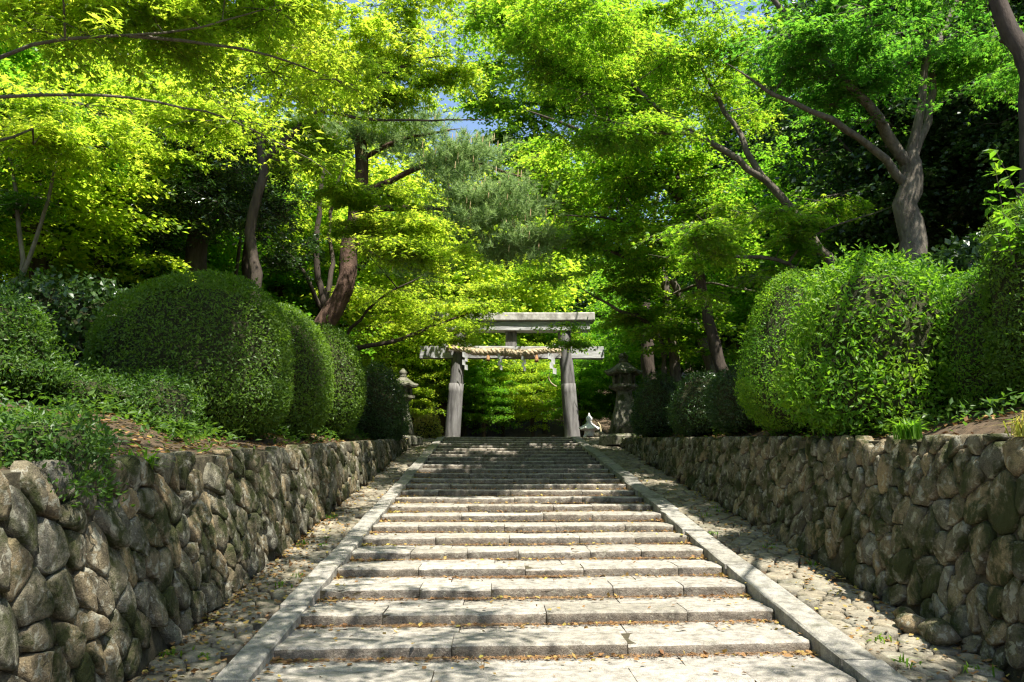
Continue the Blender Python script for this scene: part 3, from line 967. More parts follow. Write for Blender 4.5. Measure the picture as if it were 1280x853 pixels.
def wood_mesh(name, wood, mat, rg):
    Vs, Fs, n = [], [], 0
    for P, rr in wood:
        sides = 10 if rr[0] > 0.12 else 7 if rr[0] > 0.05 else 5 if rr[0] > 0.015 else 3
        V, F = tube(P, rr, sides, 0.06 if rr[0] > 0.05 else 0.0, rg)
        Vs.append(V); Fs.append(F + n); n += len(V)
    return mesh_faces(name, np.concatenate(Vs), np.concatenate(Fs), mat)

def root_limb(limb, org_z=None):
    pts, r0, r1 = limb
    x, y, z = pts[0]
    gz = float(ground_z(x, y)) - 0.15
    if z > gz + 0.3:
        pts = [(x + 0.03, y, gz), (x, y, z)] + list(pts[1:])
    else:
        pts = [(x, y, gz)] + list(pts[1:])
    return (pts, r0 * 1.15, r1)

TREE_STYLE = {}
def plant_tree(key, name, label, cat, style, group=None, more=()):
    limbs, ells = TREES[key]
    rg = np.random.default_rng(sum(map(ord, key)) * 7)
    limbs = [(list(p), a, b) for p, a, b in limbs]
    limbs[0] = root_limb(limbs[0])
    for i in style.get('roots', ()):
        limbs[i] = root_limb(limbs[i])
    base = np.array(limbs[0][0][0]) + np.array([0, 0, 0.15])
    tips = sample_tips(list(ells) + list(more), rg, style.get('layer', 0.0))
    wood = skeleton(limbs, tips, rg)
    t = empty(name, base)
    tag(t, label, cat, group)
    wood = [(P - base, r) for P, r in wood]
    tl = tips - base
    TWIGS.clear()
    if style['leaf'] == 'needle':
        link('crown', pine_crown(tl, rg), t)
        tag(link('candles', pine_candles(tl, rg), t), kind='stuff')
    else:
        extra = [P[len(P) // 2 + 1] for P, r in wood if len(P) > 3 and r[0] < 0.03]
        if extra and style.get('inner', 0.35) > 0:
            ex = np.array(extra); ex = ex[rg.random(len(ex)) < style.get('inner', 0.35)]
            tl = np.vstack([tl, ex])
        link('crown', crown_mesh('crown', tl, rg, style['leaf'], M[style['mat']], style['size'], style['per'], style['rad'], style.get('flat', 0.10), style.get('droop', 0.28), style.get('upn', 0.42)), t)
    wood += [(P, np.array([0.007, 0.005, 0.002])) for P in TWIGS]
    link('trunk', wood_mesh('trunk', wood, M[style['bark']], rg), t)
    return t

def pine_crown(tips, rg, tufts=27, needles=28):
    c = []; ax = []
    for t in tips:
        n = int(tufts * rg.uniform(0.7, 1.3))
        d = rg.standard_normal((n, 3)) * np.array([0.36, 0.36, 0.10])
        c.append(t + d)
        a = d * np.array([1, 1, 0.3]) + np.array([0, 0, 0.45]) + 0.15 * rg.standard_normal((n, 3))
        ax.append(a / np.linalg.norm(a, axis=1)[:, None])
    c = np.concatenate(c); ax = np.concatenate(ax)
    n = len(c); k = needles
    P = np.repeat(c, k, 0) + np.repeat(ax, k, 0) * rg.uniform(-0.10, 0.06, n * k)[:, None]
    D = np.repeat(ax, k, 0) * 0.9 + 0.75 * rg.standard_normal((n * k, 3))
    D /= np.linalg.norm(D, axis=1)[:, None]
    L = rg.uniform(0.13, 0.22, n * k)[:, None]
    Sd = np.cross(D, rg.standard_normal((n * k, 3))); Sd /= np.linalg.norm(Sd, axis=1)[:, None]
    V = np.stack([P - Sd * 0.0085, P + Sd * 0.0085, P + D * L + np.array([0, 0, -0.015])], 1).reshape(-1, 3)
    return mesh_faces('crown', V, np.arange(3 * n * k).reshape(-1, 3), M['pine_needle'], False)

def pine_candles(tips, rg):
    mb = MB()
    for t in tips:
        for q in range(4):
            p = t + rg.standard_normal(3) * np.array([0.36, 0.36, 0.08]) + np.array([0, 0, 0.10])
            V, F = tube(np.array([p, p + np.array([0.01, 0, 0.10]), p + np.array([0.015, 0.01, 0.19])]), [0.012, 0.012, 0.005], 4)
            mb.add(V, F)
    return mesh_faces('candles', np.concatenate(mb.V), mb.F, M['pine_candle'])

# survey of the standing trees: limbs (points, start and end radius) and foliage masses (centre, radii, number of sprays)
TREES = {
    'maple_twisted': (
        [([(7.03, 13.0, 4.64), (7.11, 13.0, 5.48), (7.03, 13.0, 6.12), (7.18, 13.0, 6.6), (7.11, 13.0, 7.04)], 0.24, 0.17),
         ([(7.15, 13.0, 6.8), (6.71, 12.8, 7.34), (6.26, 12.5, 7.7), (5.68, 12.2, 8.05), (5.1, 12.0, 8.57), (4.67, 12.0, 9.14)], 0.11, 0.05),
         ([(7.12, 13.0, 6.4), (6.41, 12.8, 7.05), (5.53, 12.3, 7.31), (4.77, 12.0, 7.44), (4.32, 12.0, 7.71)], 0.085, 0.03),
         ([(7.13, 13.0, 6.74), (7.38, 13.0, 7.66), (7.54, 13.0, 8.42), (7.58, 12.8, 9.22), (7.57, 12.5, 10.1)], 0.09, 0.05),
         ([(7.15, 13.0, 6.72), (7.63, 13.2, 7.76), (8.19, 13.5, 9.33), (9.11, 14.0, 11.15)], 0.08, 0.04)],
        [(6.35, 12.5, 7.97, 0.88, 0.6, 0.2, 15),
         (5.02, 11.5, 8.41, 1.03, 1.2, 0.29, 18),
         (8.08, 13.0, 8.81, 1.04, 1.0, 0.33, 14),
         (6.36, 12.0, 9.45, 1.92, 1.8, 0.36, 26),
         (7.23, 14.5, 9.38, 1.59, 1.2, 0.43, 10)]),
    'maple_leaning': (
        [([(6.53, 15.0, 5.36), (6.33, 15.0, 5.89), (5.97, 15.0, 6.58), (5.3, 15.0, 7.32), (4.53, 15.0, 7.9), (3.98, 15.0, 8.27), (3.35, 15.0, 8.71), (2.72, 15.0, 9.34)], 0.11, 0.04),
         ([(5.3, 15.0, 7.32), (4.96, 15.3, 8.38), (4.52, 15.6, 9.58), (4.16, 16.0, 10.91)], 0.07, 0.03),
         ([(3.98, 15.0, 8.27), (2.94, 14.6, 8.13), (2.13, 14.4, 8.28)], 0.05, 0.02)],
        [(3.89, 15.0, 10.14, 1.35, 1.5, 0.75, 30),
         (0.28, 14.0, 10.1, 0.98, 1.0, 0.35, 14),
         (2.22, 15.0, 8.73, 1.05, 1.3, 0.75, 16),
         (2.68, 15.5, 10.97, 1.24, 1.5, 0.62, 18),
         (4.94, 16.5, 9.67, 0.99, 1, 0.82, 10),
         (1.27, 15.0, 9.94, 0.9, 1.0, 0.6, 14)]),
    'maple_by_gate': (
        [([(5.03, 22.0, 3.85), (4.95, 22.0, 4.98), (4.86, 22.0, 6.12), (4.71, 22.0, 7.28), (4.44, 22.0, 8.22)], 0.16, 0.09),
         ([(6.06, 22.0, 4.08), (5.82, 22.0, 5.21), (5.36, 22.0, 6.24), (4.98, 22.0, 7.05)], 0.17, 0.1),
         ([(4.7, 22.0, 4.08), (4.65, 22.0, 5.2), (4.08, 21.5, 5.79), (3.32, 21.0, 5.95), (2.68, 21.0, 6.29)], 0.1, 0.03),
         ([(4.71, 22.0, 7.28), (3.99, 21.5, 7.37), (3.03, 21.0, 7.64), (2.05, 21.0, 7.68)], 0.07, 0.025),
         ([(4.44, 22.0, 8.22), (3.89, 22.0, 9.18), (3.33, 22.0, 10.02), (2.53, 22.0, 10.88)], 0.07, 0.03),
         ([(4.44, 22.0, 8.22), (4.71, 22.3, 9.53), (5.47, 22.5, 11.11)], 0.06, 0.03),
         ([(4.87, 22.0, 6.58), (5.35, 20.0, 6.44), (5.91, 18.5, 5.93)], 0.05, 0.02)],
        [(3.9, 21.0, 7.46, 1.68, 1.6, 1.05, 34),
         (3.82, 22.0, 6.35, 0.99, 1.3, 0.77, 16),
         (4.91, 20.0, 5.59, 1.2, 1, 0.6, 18),
         (3.21, 22.0, 9.66, 1.76, 1.6, 0.99, 22),
         (4.74, 17.5, 7.13, 1.14, 0.9, 0.35, 20),
         (2.89, 28.0, 6.36, 0.62, 0.7, 0.34, 6),
         (4.92, 22.0, 5.2, 1.1, 1, 0.66, 8)]),
    'maple_low_spray': (
        [([(5.76, 14.4, 4.37), (5.66, 14.4, 5.13), (5.37, 14.2, 5.38), (4.79, 14.0, 5.44), (4.0, 13.8, 5.44), (3.34, 13.4, 5.58)], 0.07, 0.02),
         ([(5.37, 14.2, 5.38), (5.69, 14.0, 5.78), (6.22, 13.8, 6.02), (6.72, 13.6, 6.14)], 0.03, 0.012)],
        [(3.53, 13.6, 5.64, 0.75, 0.5, 0.27, 10),
         (4.98, 14.0, 6.15, 1.12, 0.7, 0.22, 14),
         (6.47, 14.0, 6.27, 0.7, 0.5, 0.2, 8),
         (4.05, 14.0, 5.24, 0.84, 0.5, 0.28, 7),
         (5.39, 14.0, 5.62, 0.84, 0.5, 0.22, 6),
         (3.33, 12.9, 5.59, 0.54, 0.4, 0.21, 9)]),
    'maple_corner': (
        [([(5.86, 8.5, 3.0), (6.04, 8.5, 4.75), (6.13, 8.5, 6.02), (6.0, 8.5, 6.62), (5.85, 8.5, 7.24), (5.72, 8.5, 8.3)], 0.14, 0.08)],
        [(7.57, 11.0, 9.49, 0.66, 0.8, 0.22, 9),
         (7.27, 10.5, 7.28, 0.53, 0.6, 0.13, 7)]),
    'maple_arch': (
        [([(5.48, 19.0, 3.91), (5.15, 19.0, 5.29), (4.95, 19.0, 6.69), (4.57, 19.0, 8.24), (3.64, 18.7, 9.16), (2.39, 18.2, 9.62), (1.32, 18.0, 9.97)], 0.15, 0.04),
         ([(4.57, 19.0, 8.24), (4.56, 19.2, 9.7), (4.37, 19.5, 11.38)], 0.08, 0.03),
         ([(4.95, 19.0, 6.69), (3.9, 18.8, 7.44), (2.89, 18.6, 7.68), (1.9, 18.4, 7.7)], 0.06, 0.02)],
        [(3.68, 18.4, 9.24, 1.38, 1.3, 0.83, 26),
         (4.18, 19.0, 8.55, 1.43, 1.5, 0.85, 18),
         (4.38, 19.5, 11.6, 1.36, 1.6, 0.97, 20),
         (2.5, 18.6, 7.37, 1.12, 1, 0.47, 10)]),
    'maple_back_center': (
        [([(5.29, 27.0, 4.13), (5.16, 27.0, 6.33), (5.01, 27.0, 8.89), (4.84, 27.0, 10.93), (4.83, 27.0, 12.73)], 0.22, 0.14),
         ([(4.84, 27.0, 10.93), (3.53, 26.0, 11.87), (2.4, 25.5, 12.66), (1.29, 25.0, 13.28), (0.23, 25.0, 13.84)], 0.1, 0.03),
         ([(4.83, 27.0, 12.73), (4.21, 26.5, 14.32), (3.32, 26.0, 15.56), (2.54, 25.0, 16.48)], 0.1, 0.03),
         ([(4.83, 27.0, 12.73), (5.18, 27.0, 15.19), (5.68, 27.0, 17.4)], 0.09, 0.03),
         ([(4.9, 27.0, 10.05), (3.23, 26.0, 10.29), (2.15, 26.0, 10.99), (1.47, 26.0, 11.85)], 0.07, 0.02)],
        [(2.67, 24.0, 13.92, 1.68, 1.6, 0.91, 30),
         (0.87, 24.5, 12.21, 1.1, 1.3, 1.1, 18),
         (3.21, 23.0, 15.29, 2.07, 1.8, 1.03, 32),
         (1.88, 26.0, 11.13, 1.17, 1.5, 1.04, 18),
         (4.97, 24.5, 13.92, 1.59, 1.4, 1.72, 20),
         (0.98, 23.5, 15.84, 1.29, 1.5, 0.82, 16),
         (2.29, 28.0, 9.45, 1.26, 1.5, 1.26, 14),
         (-0.18, 25.0, 14.41, 1.0, 1.0, 1.25, 16)]),
    'maple_overhang': (
        [([(-7.04, 9.0, 2.5), (-7.09, 9.0, 4.17), (-6.69, 8.8, 5.06), (-6.16, 8.6, 5.46)], 0.2, 0.13),
         ([(-6.16, 8.6, 5.46), (-5.52, 8.4, 5.63), (-4.79, 8.5, 5.73), (-4.26, 8.7, 5.8), (-3.74, 9.0, 5.82), (-3.26, 9.3, 5.81), (-2.49, 9.8, 5.56)], 0.024, 0.007),
         ([(-6.16, 8.6, 5.46), (-5.44, 8.2, 6.0), (-4.88, 8.4, 6.34), (-4.27, 8.6, 6.51), (-3.61, 9.0, 6.86), (-2.98, 9.4, 7.37)], 0.028, 0.009),
         ([(-4.27, 8.6, 6.51), (-3.58, 9.2, 6.77), (-2.97, 9.8, 6.95), (-2.25, 10.4, 6.94)], 0.025, 0.01),
         ([(-6.16, 8.6, 5.46), (-5.96, 8.4, 6.42), (-5.38, 8.2, 7.09), (-4.67, 8.4, 7.95)], 0.08, 0.03)],
        [(-4.97, 9.0, 7.0, 1.26, 1.3, 0.32, 30),
         (-3.49, 10.0, 7.65, 1.1, 1.4, 0.4, 24),
         (-6.54, 11.5, 6.57, 1.15, 1, 0.41, 16),
         (-5.05, 12.8, 7.81, 1.22, 1.0, 0.45, 16),
         (-4.89, 8.5, 7.82, 1.87, 1.6, 0.34, 18),
         (-2.75, 11.5, 7.92, 0.92, 1.2, 0.52, 14)]),
    'slender_tree': (
        [([(-7.45, 12.5, 3.68), (-7.54, 12.5, 4.64), (-7.61, 12.5, 5.24), (-7.78, 12.5, 6.04), (-8.05, 12.5, 7.07)], 0.05, 0.025),
         ([(-7.54, 12.5, 4.64), (-7.32, 12.4, 5.21), (-7.14, 12.3, 5.84), (-6.99, 12.2, 6.74)], 0.04, 0.02)],
        [(-7.9, 12.5, 7.14, 0.75, 1, 0.62, 10),
         (-6.92, 12.4, 6.97, 0.74, 1, 0.5, 10),
         (-7.77, 12.5, 5.91, 0.62, 0.7, 0.5, 6)]),
    'camellia': (
        [([(-6.49, 17.0, 4.84), (-6.53, 17.0, 6.08), (-6.53, 17.0, 7.17), (-6.54, 17.0, 8.66), (-6.51, 17.0, 10.2), (-6.49, 17.0, 11.58)], 0.27, 0.12),
         ([(-6.54, 17.0, 8.66), (-5.63, 16.6, 8.87), (-5.05, 16.4, 8.97)], 0.06, 0.02),
         ([(-6.54, 17.0, 7.91), (-6.95, 16.6, 7.94), (-7.35, 16.4, 7.5)], 0.05, 0.02)],
        [(-6.09, 16.2, 8.69, 1.22, 1.2, 0.97, 34),
         (-6.4, 16.2, 7.08, 0.97, 1, 0.73, 18),
         (-5.34, 16.5, 7.37, 0.82, 1, 0.82, 18),
         (-6.33, 16.5, 10.89, 1.49, 1.6, 0.99, 26),
         (-7.48, 16.5, 6.46, 0.66, 0.8, 0.49, 7)]),
    'evergreen_left': (
        [([(-8.38, 17.0, 3.96), (-8.58, 17.0, 5.54), (-8.71, 17.0, 6.61), (-8.89, 17.0, 7.89), (-9.13, 17.0, 9.4)], 0.12, 0.07),
         ([(-8.68, 17.0, 6.25), (-8.33, 17.0, 6.79), (-8.14, 17.0, 7.71)], 0.05, 0.03)],
        [(-9.3, 17.5, 8.08, 1.57, 1.2, 0.88, 16),
         (-10.41, 17.5, 10.22, 1.75, 1.8, 1.4, 22),
         (-8.56, 18.0, 9.67, 1.08, 1.5, 1.08, 14)]),
    'evergreen_mid_left': (
        [([(-5.91, 18.5, 5.14), (-5.91, 18.5, 6.11), (-5.9, 18.5, 7.29), (-5.87, 18.5, 8.69)], 0.13, 0.07),
         ([(-6.03, 18.0, 5.04), (-5.98, 18.0, 6.17), (-5.95, 18.0, 6.93)], 0.06, 0.04)],
        [(-6.07, 19.0, 8.68, 1.14, 1.4, 1.14, 20),
         (-5.59, 20.0, 7.55, 0.8, 1, 0.8, 10)]),
    'red_pine': (
        [([(-4.74, 20.0, 4.53), (-4.47, 20.0, 5.2), (-3.99, 20.0, 5.97), (-3.79, 20.0, 6.6), (-3.78, 20.0, 7.35), (-3.65, 20.0, 8.53), (-3.56, 20.0, 9.75), (-3.85, 20.0, 10.87), (-4.2, 20.0, 11.77)], 0.28, 0.12),
         ([(-3.66, 20.0, 8.75), (-2.72, 19.8, 9.12), (-1.68, 19.6, 9.49), (-0.65, 19.5, 9.56), (0.18, 19.5, 9.24)], 0.1, 0.04),
         ([(-3.6, 20.0, 8.38), (-2.47, 19.6, 8.29), (-1.24, 19.4, 8.19), (-0.02, 19.4, 7.92), (0.89, 19.4, 7.4)], 0.1, 0.04),
         ([(-3.56, 20.0, 9.75), (-2.52, 19.6, 10.14), (-1.48, 19.5, 10.32)], 0.07, 0.03),
         ([(-3.85, 20.0, 10.64), (-4.65, 19.8, 10.76), (-5.22, 19.6, 10.55)], 0.06, 0.03),
         ([(-3.74, 20.0, 7.56), (-2.84, 19.6, 6.92), (-2.01, 19.4, 6.66)], 0.05, 0.02)],
        [(-4.09, 19.6, 10.67, 1.08, 1, 0.49, 18),
         (-2.52, 19.6, 10.36, 1.18, 1, 0.43, 14),
         (-1.05, 19.4, 9.41, 0.97, 0.7, 0.54, 22),
         (-0.12, 18.6, 8.16, 1.02, 0.9, 0.48, 22),
         (0.66, 18.6, 7.16, 0.71, 0.7, 0.45, 16),
         (-2.01, 19.4, 6.66, 0.58, 0.6, 0.16, 6),
         (-0.43, 19.5, 7.64, 0.78, 0.6, 0.2, 5),
         (-4.78, 19.6, 9.9, 0.88, 0.8, 0.39, 8),
         (0.08, 19.4, 6.98, 0.58, 0.5, 0.19, 4)]),
    'maple_left_gate': (
        [([(-4.43, 22.0, 4.5), (-4.69, 22.0, 5.4), (-4.83, 22.0, 6.31), (-5.08, 22.0, 7.46), (-5.09, 22.0, 8.64), (-5.04, 22.0, 9.84)], 0.13, 0.06),
         ([(-4.75, 22.0, 5.85), (-5.19, 22.0, 6.77), (-5.67, 22.0, 7.58), (-6.26, 22.0, 8.16)], 0.08, 0.03),
         ([(-4.83, 22.0, 6.19), (-4.71, 22.3, 7.31), (-4.88, 22.5, 8.8), (-4.63, 22.5, 10.28)], 0.08, 0.04),
         ([(-4.22, 22.0, 4.72), (-3.46, 22.0, 5.13), (-2.72, 22.3, 5.34), (-1.85, 22.6, 5.8), (-0.72, 23.0, 6.31)], 0.09, 0.03),
         ([(-4.34, 22.0, 4.95), (-3.81, 22.0, 5.85), (-3.16, 22.0, 6.54), (-2.39, 22.0, 6.96)], 0.07, 0.025)],
        [(-1.68, 16.9, 6.71, 1.18, 0.8, 0.44, 22),
         (-2.97, 17.2, 7.41, 0.95, 0.7, 0.48, 14),
         (-1.43, 23.0, 6.66, 1.61, 1.3, 0.69, 22),
         (-3.29, 23.0, 6.18, 1.38, 1.3, 0.92, 18),
         (-5.26, 23.0, 8.72, 1.38, 1.5, 1.26, 22),
         (-6.41, 22.0, 8.87, 0.88, 1.3, 1.1, 10),
         (-1.21, 26.0, 6.61, 0.78, 0.8, 0.42, 9)]),
    'maple_high_left': (
        [([(-4.72, 15.5, 3.91), (-4.73, 15.5, 5.19), (-4.98, 15.6, 6.37), (-4.72, 15.5, 7.52), (-4.83, 15.5, 8.38), (-4.49, 15.5, 9.26)], 0.12, 0.08),
         ([(-4.77, 15.5, 7.86), (-3.65, 15.5, 8.92), (-2.7, 15.6, 9.69), (-1.58, 16.0, 10.38)], 0.08, 0.03),
         ([(-4.49, 15.5, 9.26), (-3.87, 15.5, 10.34), (-3.09, 15.6, 11.14)], 0.08, 0.03),
         ([(-3.65, 15.5, 8.92), (-2.58, 16.0, 8.99), (-1.43, 16.5, 9.23), (-0.57, 17.0, 9.48)], 0.04, 0.015)],
        [(-3.21, 15.5, 10.35, 1.71, 1.8, 0.85, 36),
         (-1.7, 17.2, 11.05, 1.2, 0.8, 0.77, 20),
         (-1.44, 16.0, 11.89, 1.44, 1.5, 0.48, 14),
         (-4.03, 15.8, 8.52, 1.26, 1.3, 0.63, 12),
         (-5.05, 16.0, 10.99, 1.28, 1.5, 0.96, 16)]),
}
MAPLE = dict(bark='bark_grey', leaf='trident', mat='maple_green', size=0.085, per=330, rad=0.62, layer=0.6)
def st(**k): d = dict(MAPLE); d.update(k); return d
plant_tree('maple_twisted', 'maple_tree', 'maple with thick twisted grey trunk forking behind the shaggy shrub', 'tree', st(mat='maple_mid', per=230, size=0.085, rad=0.6, inner=0.1))
plant_tree('maple_leaning', 'maple_tree', 'maple with slender pale trunk leaning out over the stairs', 'tree', st(mat='maple_fresh', bark='bark_grey', per=270, rad=0.78, inner=0.2), more=[(1.6, 13.7, 9.6, 2.1, 1.4, 0.5, 22)])
plant_tree('maple_by_gate', 'maple_tree', 'maple with twin mottled trunks spreading low branches toward the gate post', 'tree', st(mat='maple_fresh', roots=(1, 2), leaf='kite', per=225, rad=0.72, size=0.11), more=[(4.9, 24.5, 7.6, 1.0, 0.8, 0.3, 9)])
plant_tree('maple_low_spray', 'maple_tree', 'young maple with flat layered sprays just above the clipped round shrub', 'tree', st(mat='maple_fresh', leaf='star', size=0.08, per=180, rad=0.42, droop=0.45, inner=0.4))
plant_tree('maple_corner', 'maple_tree', 'tall maple whose bare grey trunk stands beside the columnar shrub', 'tree', st(mat='maple_mid', bark='bark_dark', leaf='star', per=160, size=0.075, rad=0.5), more=[(5.1, 3.0, 8.0, 0.9, 0.8, 0.4, 7)])
plant_tree('maple_arch', 'maple_tree', 'maple arching over the upper stairs between the leaning pale trunk and the gate', 'tree', st(mat='maple_fresh', bark='bark_dark', leaf='kite', per=230, rad=0.78, size=0.11), more=[(2.2, 19.5, 9.8, 1.3, 1.8, 0.6, 18), (1.4, 23.4, 10.8, 1.7, 1.8, 0.6, 24), (2.6, 16.2, 9.2, 1.2, 1.2, 0.5, 8)])
plant_tree('maple_back_center', 'maple_tree', 'large maple fanning dark limbs toward the gap of blue sky', 'tree', st(mat='maple_fresh', bark='bark_dark', leaf='kite', per=330, rad=0.78, size=0.12), more=[(4.3, 24.3, 10.9, 1.4, 1.4, 0.6, 12)])
plant_tree('maple_overhang', 'maple_tree', 'yellow-green maple reaching two long thin bare branches over the hedge domes', 'tree', st(mat='maple_yellow', leaf='trident', per=240, rad=0.72, size=0.08, inner=0.2), more=[(0.0, 3.6, 7.8, 1.3, 2.0, 0.5, 15), (1.3, 4.4, 8.0, 1.0, 1.2, 0.4, 7), (-3.2, 5.6, 6.9, 1.0, 1.5, 0.5, 6), (-0.6, 7.2, 8.3, 1.3, 2.2, 0.5, 15), (-0.9, 10.4, 9.2, 1.2, 1.6, 0.5, 16), (-1.1, 4.6, 7.4, 0.9, 1.4, 0.4, 5), (-3.2, 9.2, 8.6, 1.2, 1.3, 0.5, 12)])
plant_tree('slender_tree', 'slender_tree', 'slender pale forked sapling beyond the loose shrub at the wall', 'tree', st(mat='maple_deep', bark='bark_pale', leaf='kite', per=220, rad=0.5, size=0.07))
plant_tree('camellia', 'camellia_tree', 'evergreen with thick dark trunk and glossy leaves behind the largest hedge dome', 'tree', st(layer=0, mat='camellia_leaf', bark='bark_dark', leaf='narrow', per=240, rad=0.45, size=0.10, flat=0.5, upn=0.9, droop=0.1))
plant_tree('evergreen_left', 'evergreen_tree', 'dark evergreen with thin straight trunk beside the largest hedge dome', 'tree', st(mat='maple_deep', bark='bark_dark', leaf='kite', per=320, rad=0.7, size=0.10))
plant_tree('evergreen_mid_left', 'evergreen_tree', 'evergreen on two thin dark stems between glossy evergreen and pine', 'tree', st(layer=0, mat='evergreen', bark='bark_dark', leaf='kite', per=300, rad=0.6, size=0.09, flat=0.45, upn=0.8, roots=(1,)))
plant_tree('red_pine', 'pine_tree', 'red-barked pine leaning toward the stairs with pale blue-green needle pads', 'tree', st(bark='bark_pine', leaf='needle'))
plant_tree('maple_left_gate', 'maple_tree', 'multi-stemmed maple below the pine with low branches reaching across the gate beams', 'tree', st(mat='maple_yellow', bark='bark_dark', roots=(3, 4), per=240, rad=0.65, size=0.09))
plant_tree('maple_high_left', 'maple_tree', 'tall bright yellow-green maple towering above the pine and hedge domes', 'tree', st(mat='maple_yellow', bark='bark_dark', per=260, rad=0.7, size=0.09))

# forest behind: three kinds of tree, each built once and copied
def forest_proto(name, seed, h, style, spread, label, group, n=90):
    rg = np.random.default_rng(seed)
    limbs = [([(0, 0, -0.4), (0.1, 0.05, h * 0.2), (-0.05, 0.1, h * 0.45), (0.1, 0, h * 0.75)], 0.2, 0.07)]
    for k in range(6):
        a = k * 2.1 + rg.random(); z0 = h * (0.22 + 0.09 * k); L = spread * (0.75 - 0.05 * k)
        limbs.append(([(0.03, 0.05, z0), (L * 0.4 * math.cos(a), L * 0.4 * math.sin(a), z0 + 0.10 * h), (L * math.cos(a), L * math.sin(a), z0 + 0.18 * h)], 0.08, 0.025))
    ells = [(0, 0, h * 0.62, spread, spread, h * 0.36, n), (0, 0, h * 0.35, spread * 0.9, spread * 0.9, h * 0.14, n // 4)]
    tips = sample_tips(ells, rg, 0.8 if style['mat'] != 'evergreen' else 0)
    wood = skeleton(limbs, tips, rg)
    t = empty(name)
    tag(t, label, 'tree', group)
    link('trunk', wood_mesh('trunk', wood, M[style['bark']], rg), t)
    link('crown', crown_mesh('crown', tips, rg, style['leaf'], M[style['mat']], style['size'], style['per'], style['rad'], style.get('flat', 0.14), style.get('droop', 0.3), style.get('upn', 0.5)), t)
    return t

def copy_tree(src, mats=None):
    t = src.copy(); C.objects.link(t)
    for ch in src.children:
        c = ch.copy(); C.objects.link(c); c.parent = t
    return t

KINDS = {
    'maple': forest_proto('forest_maple', 61, 8.0, st(mat='maple_green', bark='bark_dark', per=290, rad=1.05, size=0.125, leaf='kite'), 2.9, 'green maple among the trees beyond the gate', 'maples of the wood beyond the gate', 105),
    'bright': forest_proto('forest_maple', 62, 8.5, st(mat='maple_yellow', bark='bark_dark', per=290, rad=1.05, size=0.125, leaf='kite'), 3.0, 'sunlit yellow-green maple of the wood', 'yellow-green maples of the wood', 100),
    'dark': forest_proto('forest_evergreen', 63, 11.0, st(mat='evergreen', bark='bark_dark', per=260, rad=0.9, size=0.145, leaf='kite', flat=0.5, upn=0.9), 2.6, 'tall dark evergreen of the shady wood', 'dark evergreens of the wood', 125),
}
FOREST = [
    # beyond the gate
    ('maple', -1.5, 38, 0.85), ('bright', 2.5, 41, 0.9), ('maple', 6.2, 37, 0.9), ('bright', -5.5, 37, 0.95), ('maple', 0.5, 47, 1.2), ('bright', -7, 45, 1.2),
    ('maple', 8, 46, 1.2), ('dark', 5.5, 52, 1.0), ('maple', -4, 55, 1.3), ('bright', 3, 58, 1.25), ('dark', -11, 50, 1.2), ('maple', 12, 55, 1.4), ('maple', -14, 60, 1.5), ('bright', 14, 44, 1.2), ('maple', -1, 66, 1.3),
    ('maple', -0.6, 35.2, 0.5), ('bright', 1.6, 36.2, 0.55), ('maple', 3.6, 34.6, 0.5), ('bright', -3.6, 34.4, 0.55), ('maple', 5.4, 35, 0.6), ('maple', 0.3, 39, 0.62), ('bright', -2.6, 41, 0.8), ('maple', 4.4, 40, 0.75), ('maple', 1.8, 44, 0.8),
    ('bright', -1.2, 42, 2.05), ('bright', -1.8, 50, 1.7), ('bright', -2.6, 36.5, 1.5), ('maple', 1.6, 53, 1.8), ('bright', -6, 58, 1.8), ('maple', 6, 60, 1.8),
    # bank with the clipped round shrub
    ('dark', 10.8, 14.0, 0.75), ('dark', 12, 19, 0.95), ('bright', 10, 34, 1.1),
    ('dark', 9.5, 18, 1.0), ('dark', 13.5, 15.5, 1.05), ('maple', 8.2, 23, 0.95), ('maple', 7.2, 32, 1.0), ('dark', 11, 25, 1.15), ('bright', 14.5, 20, 1.2), ('dark', 9, 29, 1.0),
    ('bright', 16, 27, 1.2), ('dark', 18, 17, 1.2), ('dark', 13, 33, 1.2), ('maple', 14.5, 11.5, 0.9), ('bright', 20, 22, 1.2), ('dark', 17, 36, 1.3), ('maple', 11.5, 40, 1.1), ('bright', 22, 32, 1.4),
    # bank with the hedge domes
    ('maple', -8.5, 19.5, 0.95), ('dark', -10, 22, 0.95), ('maple', -7, 25, 0.95), ('bright', -5.3, 28, 1.45), ('maple', -11.5, 17.5, 1.0), ('bright', -8.8, 15, 0.95), ('bright', -13, 22, 1.15), ('maple', -10.5, 28, 1.1), ('bright', -6.5, 30.5, 0.95), ('maple', -15.5, 15, 1.1), ('bright', -16, 27, 1.3), ('dark', -12, 34, 1.2), ('maple', -19, 20, 1.2), ('bright', -20, 33, 1.4), ('maple', -9, 40, 1.2), ('maple', -9.5, 11.8, 0.75), ('maple', -12.5, 11, 0.85),
    # around the place the picture was taken from
    ('maple', -6.5, -1.5, 0.95), ('maple', 8.5, -1.0, 0.85),
]
used = set(); rgf = np.random.default_rng(71)
WHERE = {'maple': 'green maple', 'bright': 'sunlit yellow-green maple', 'dark': 'tall dark evergreen'}
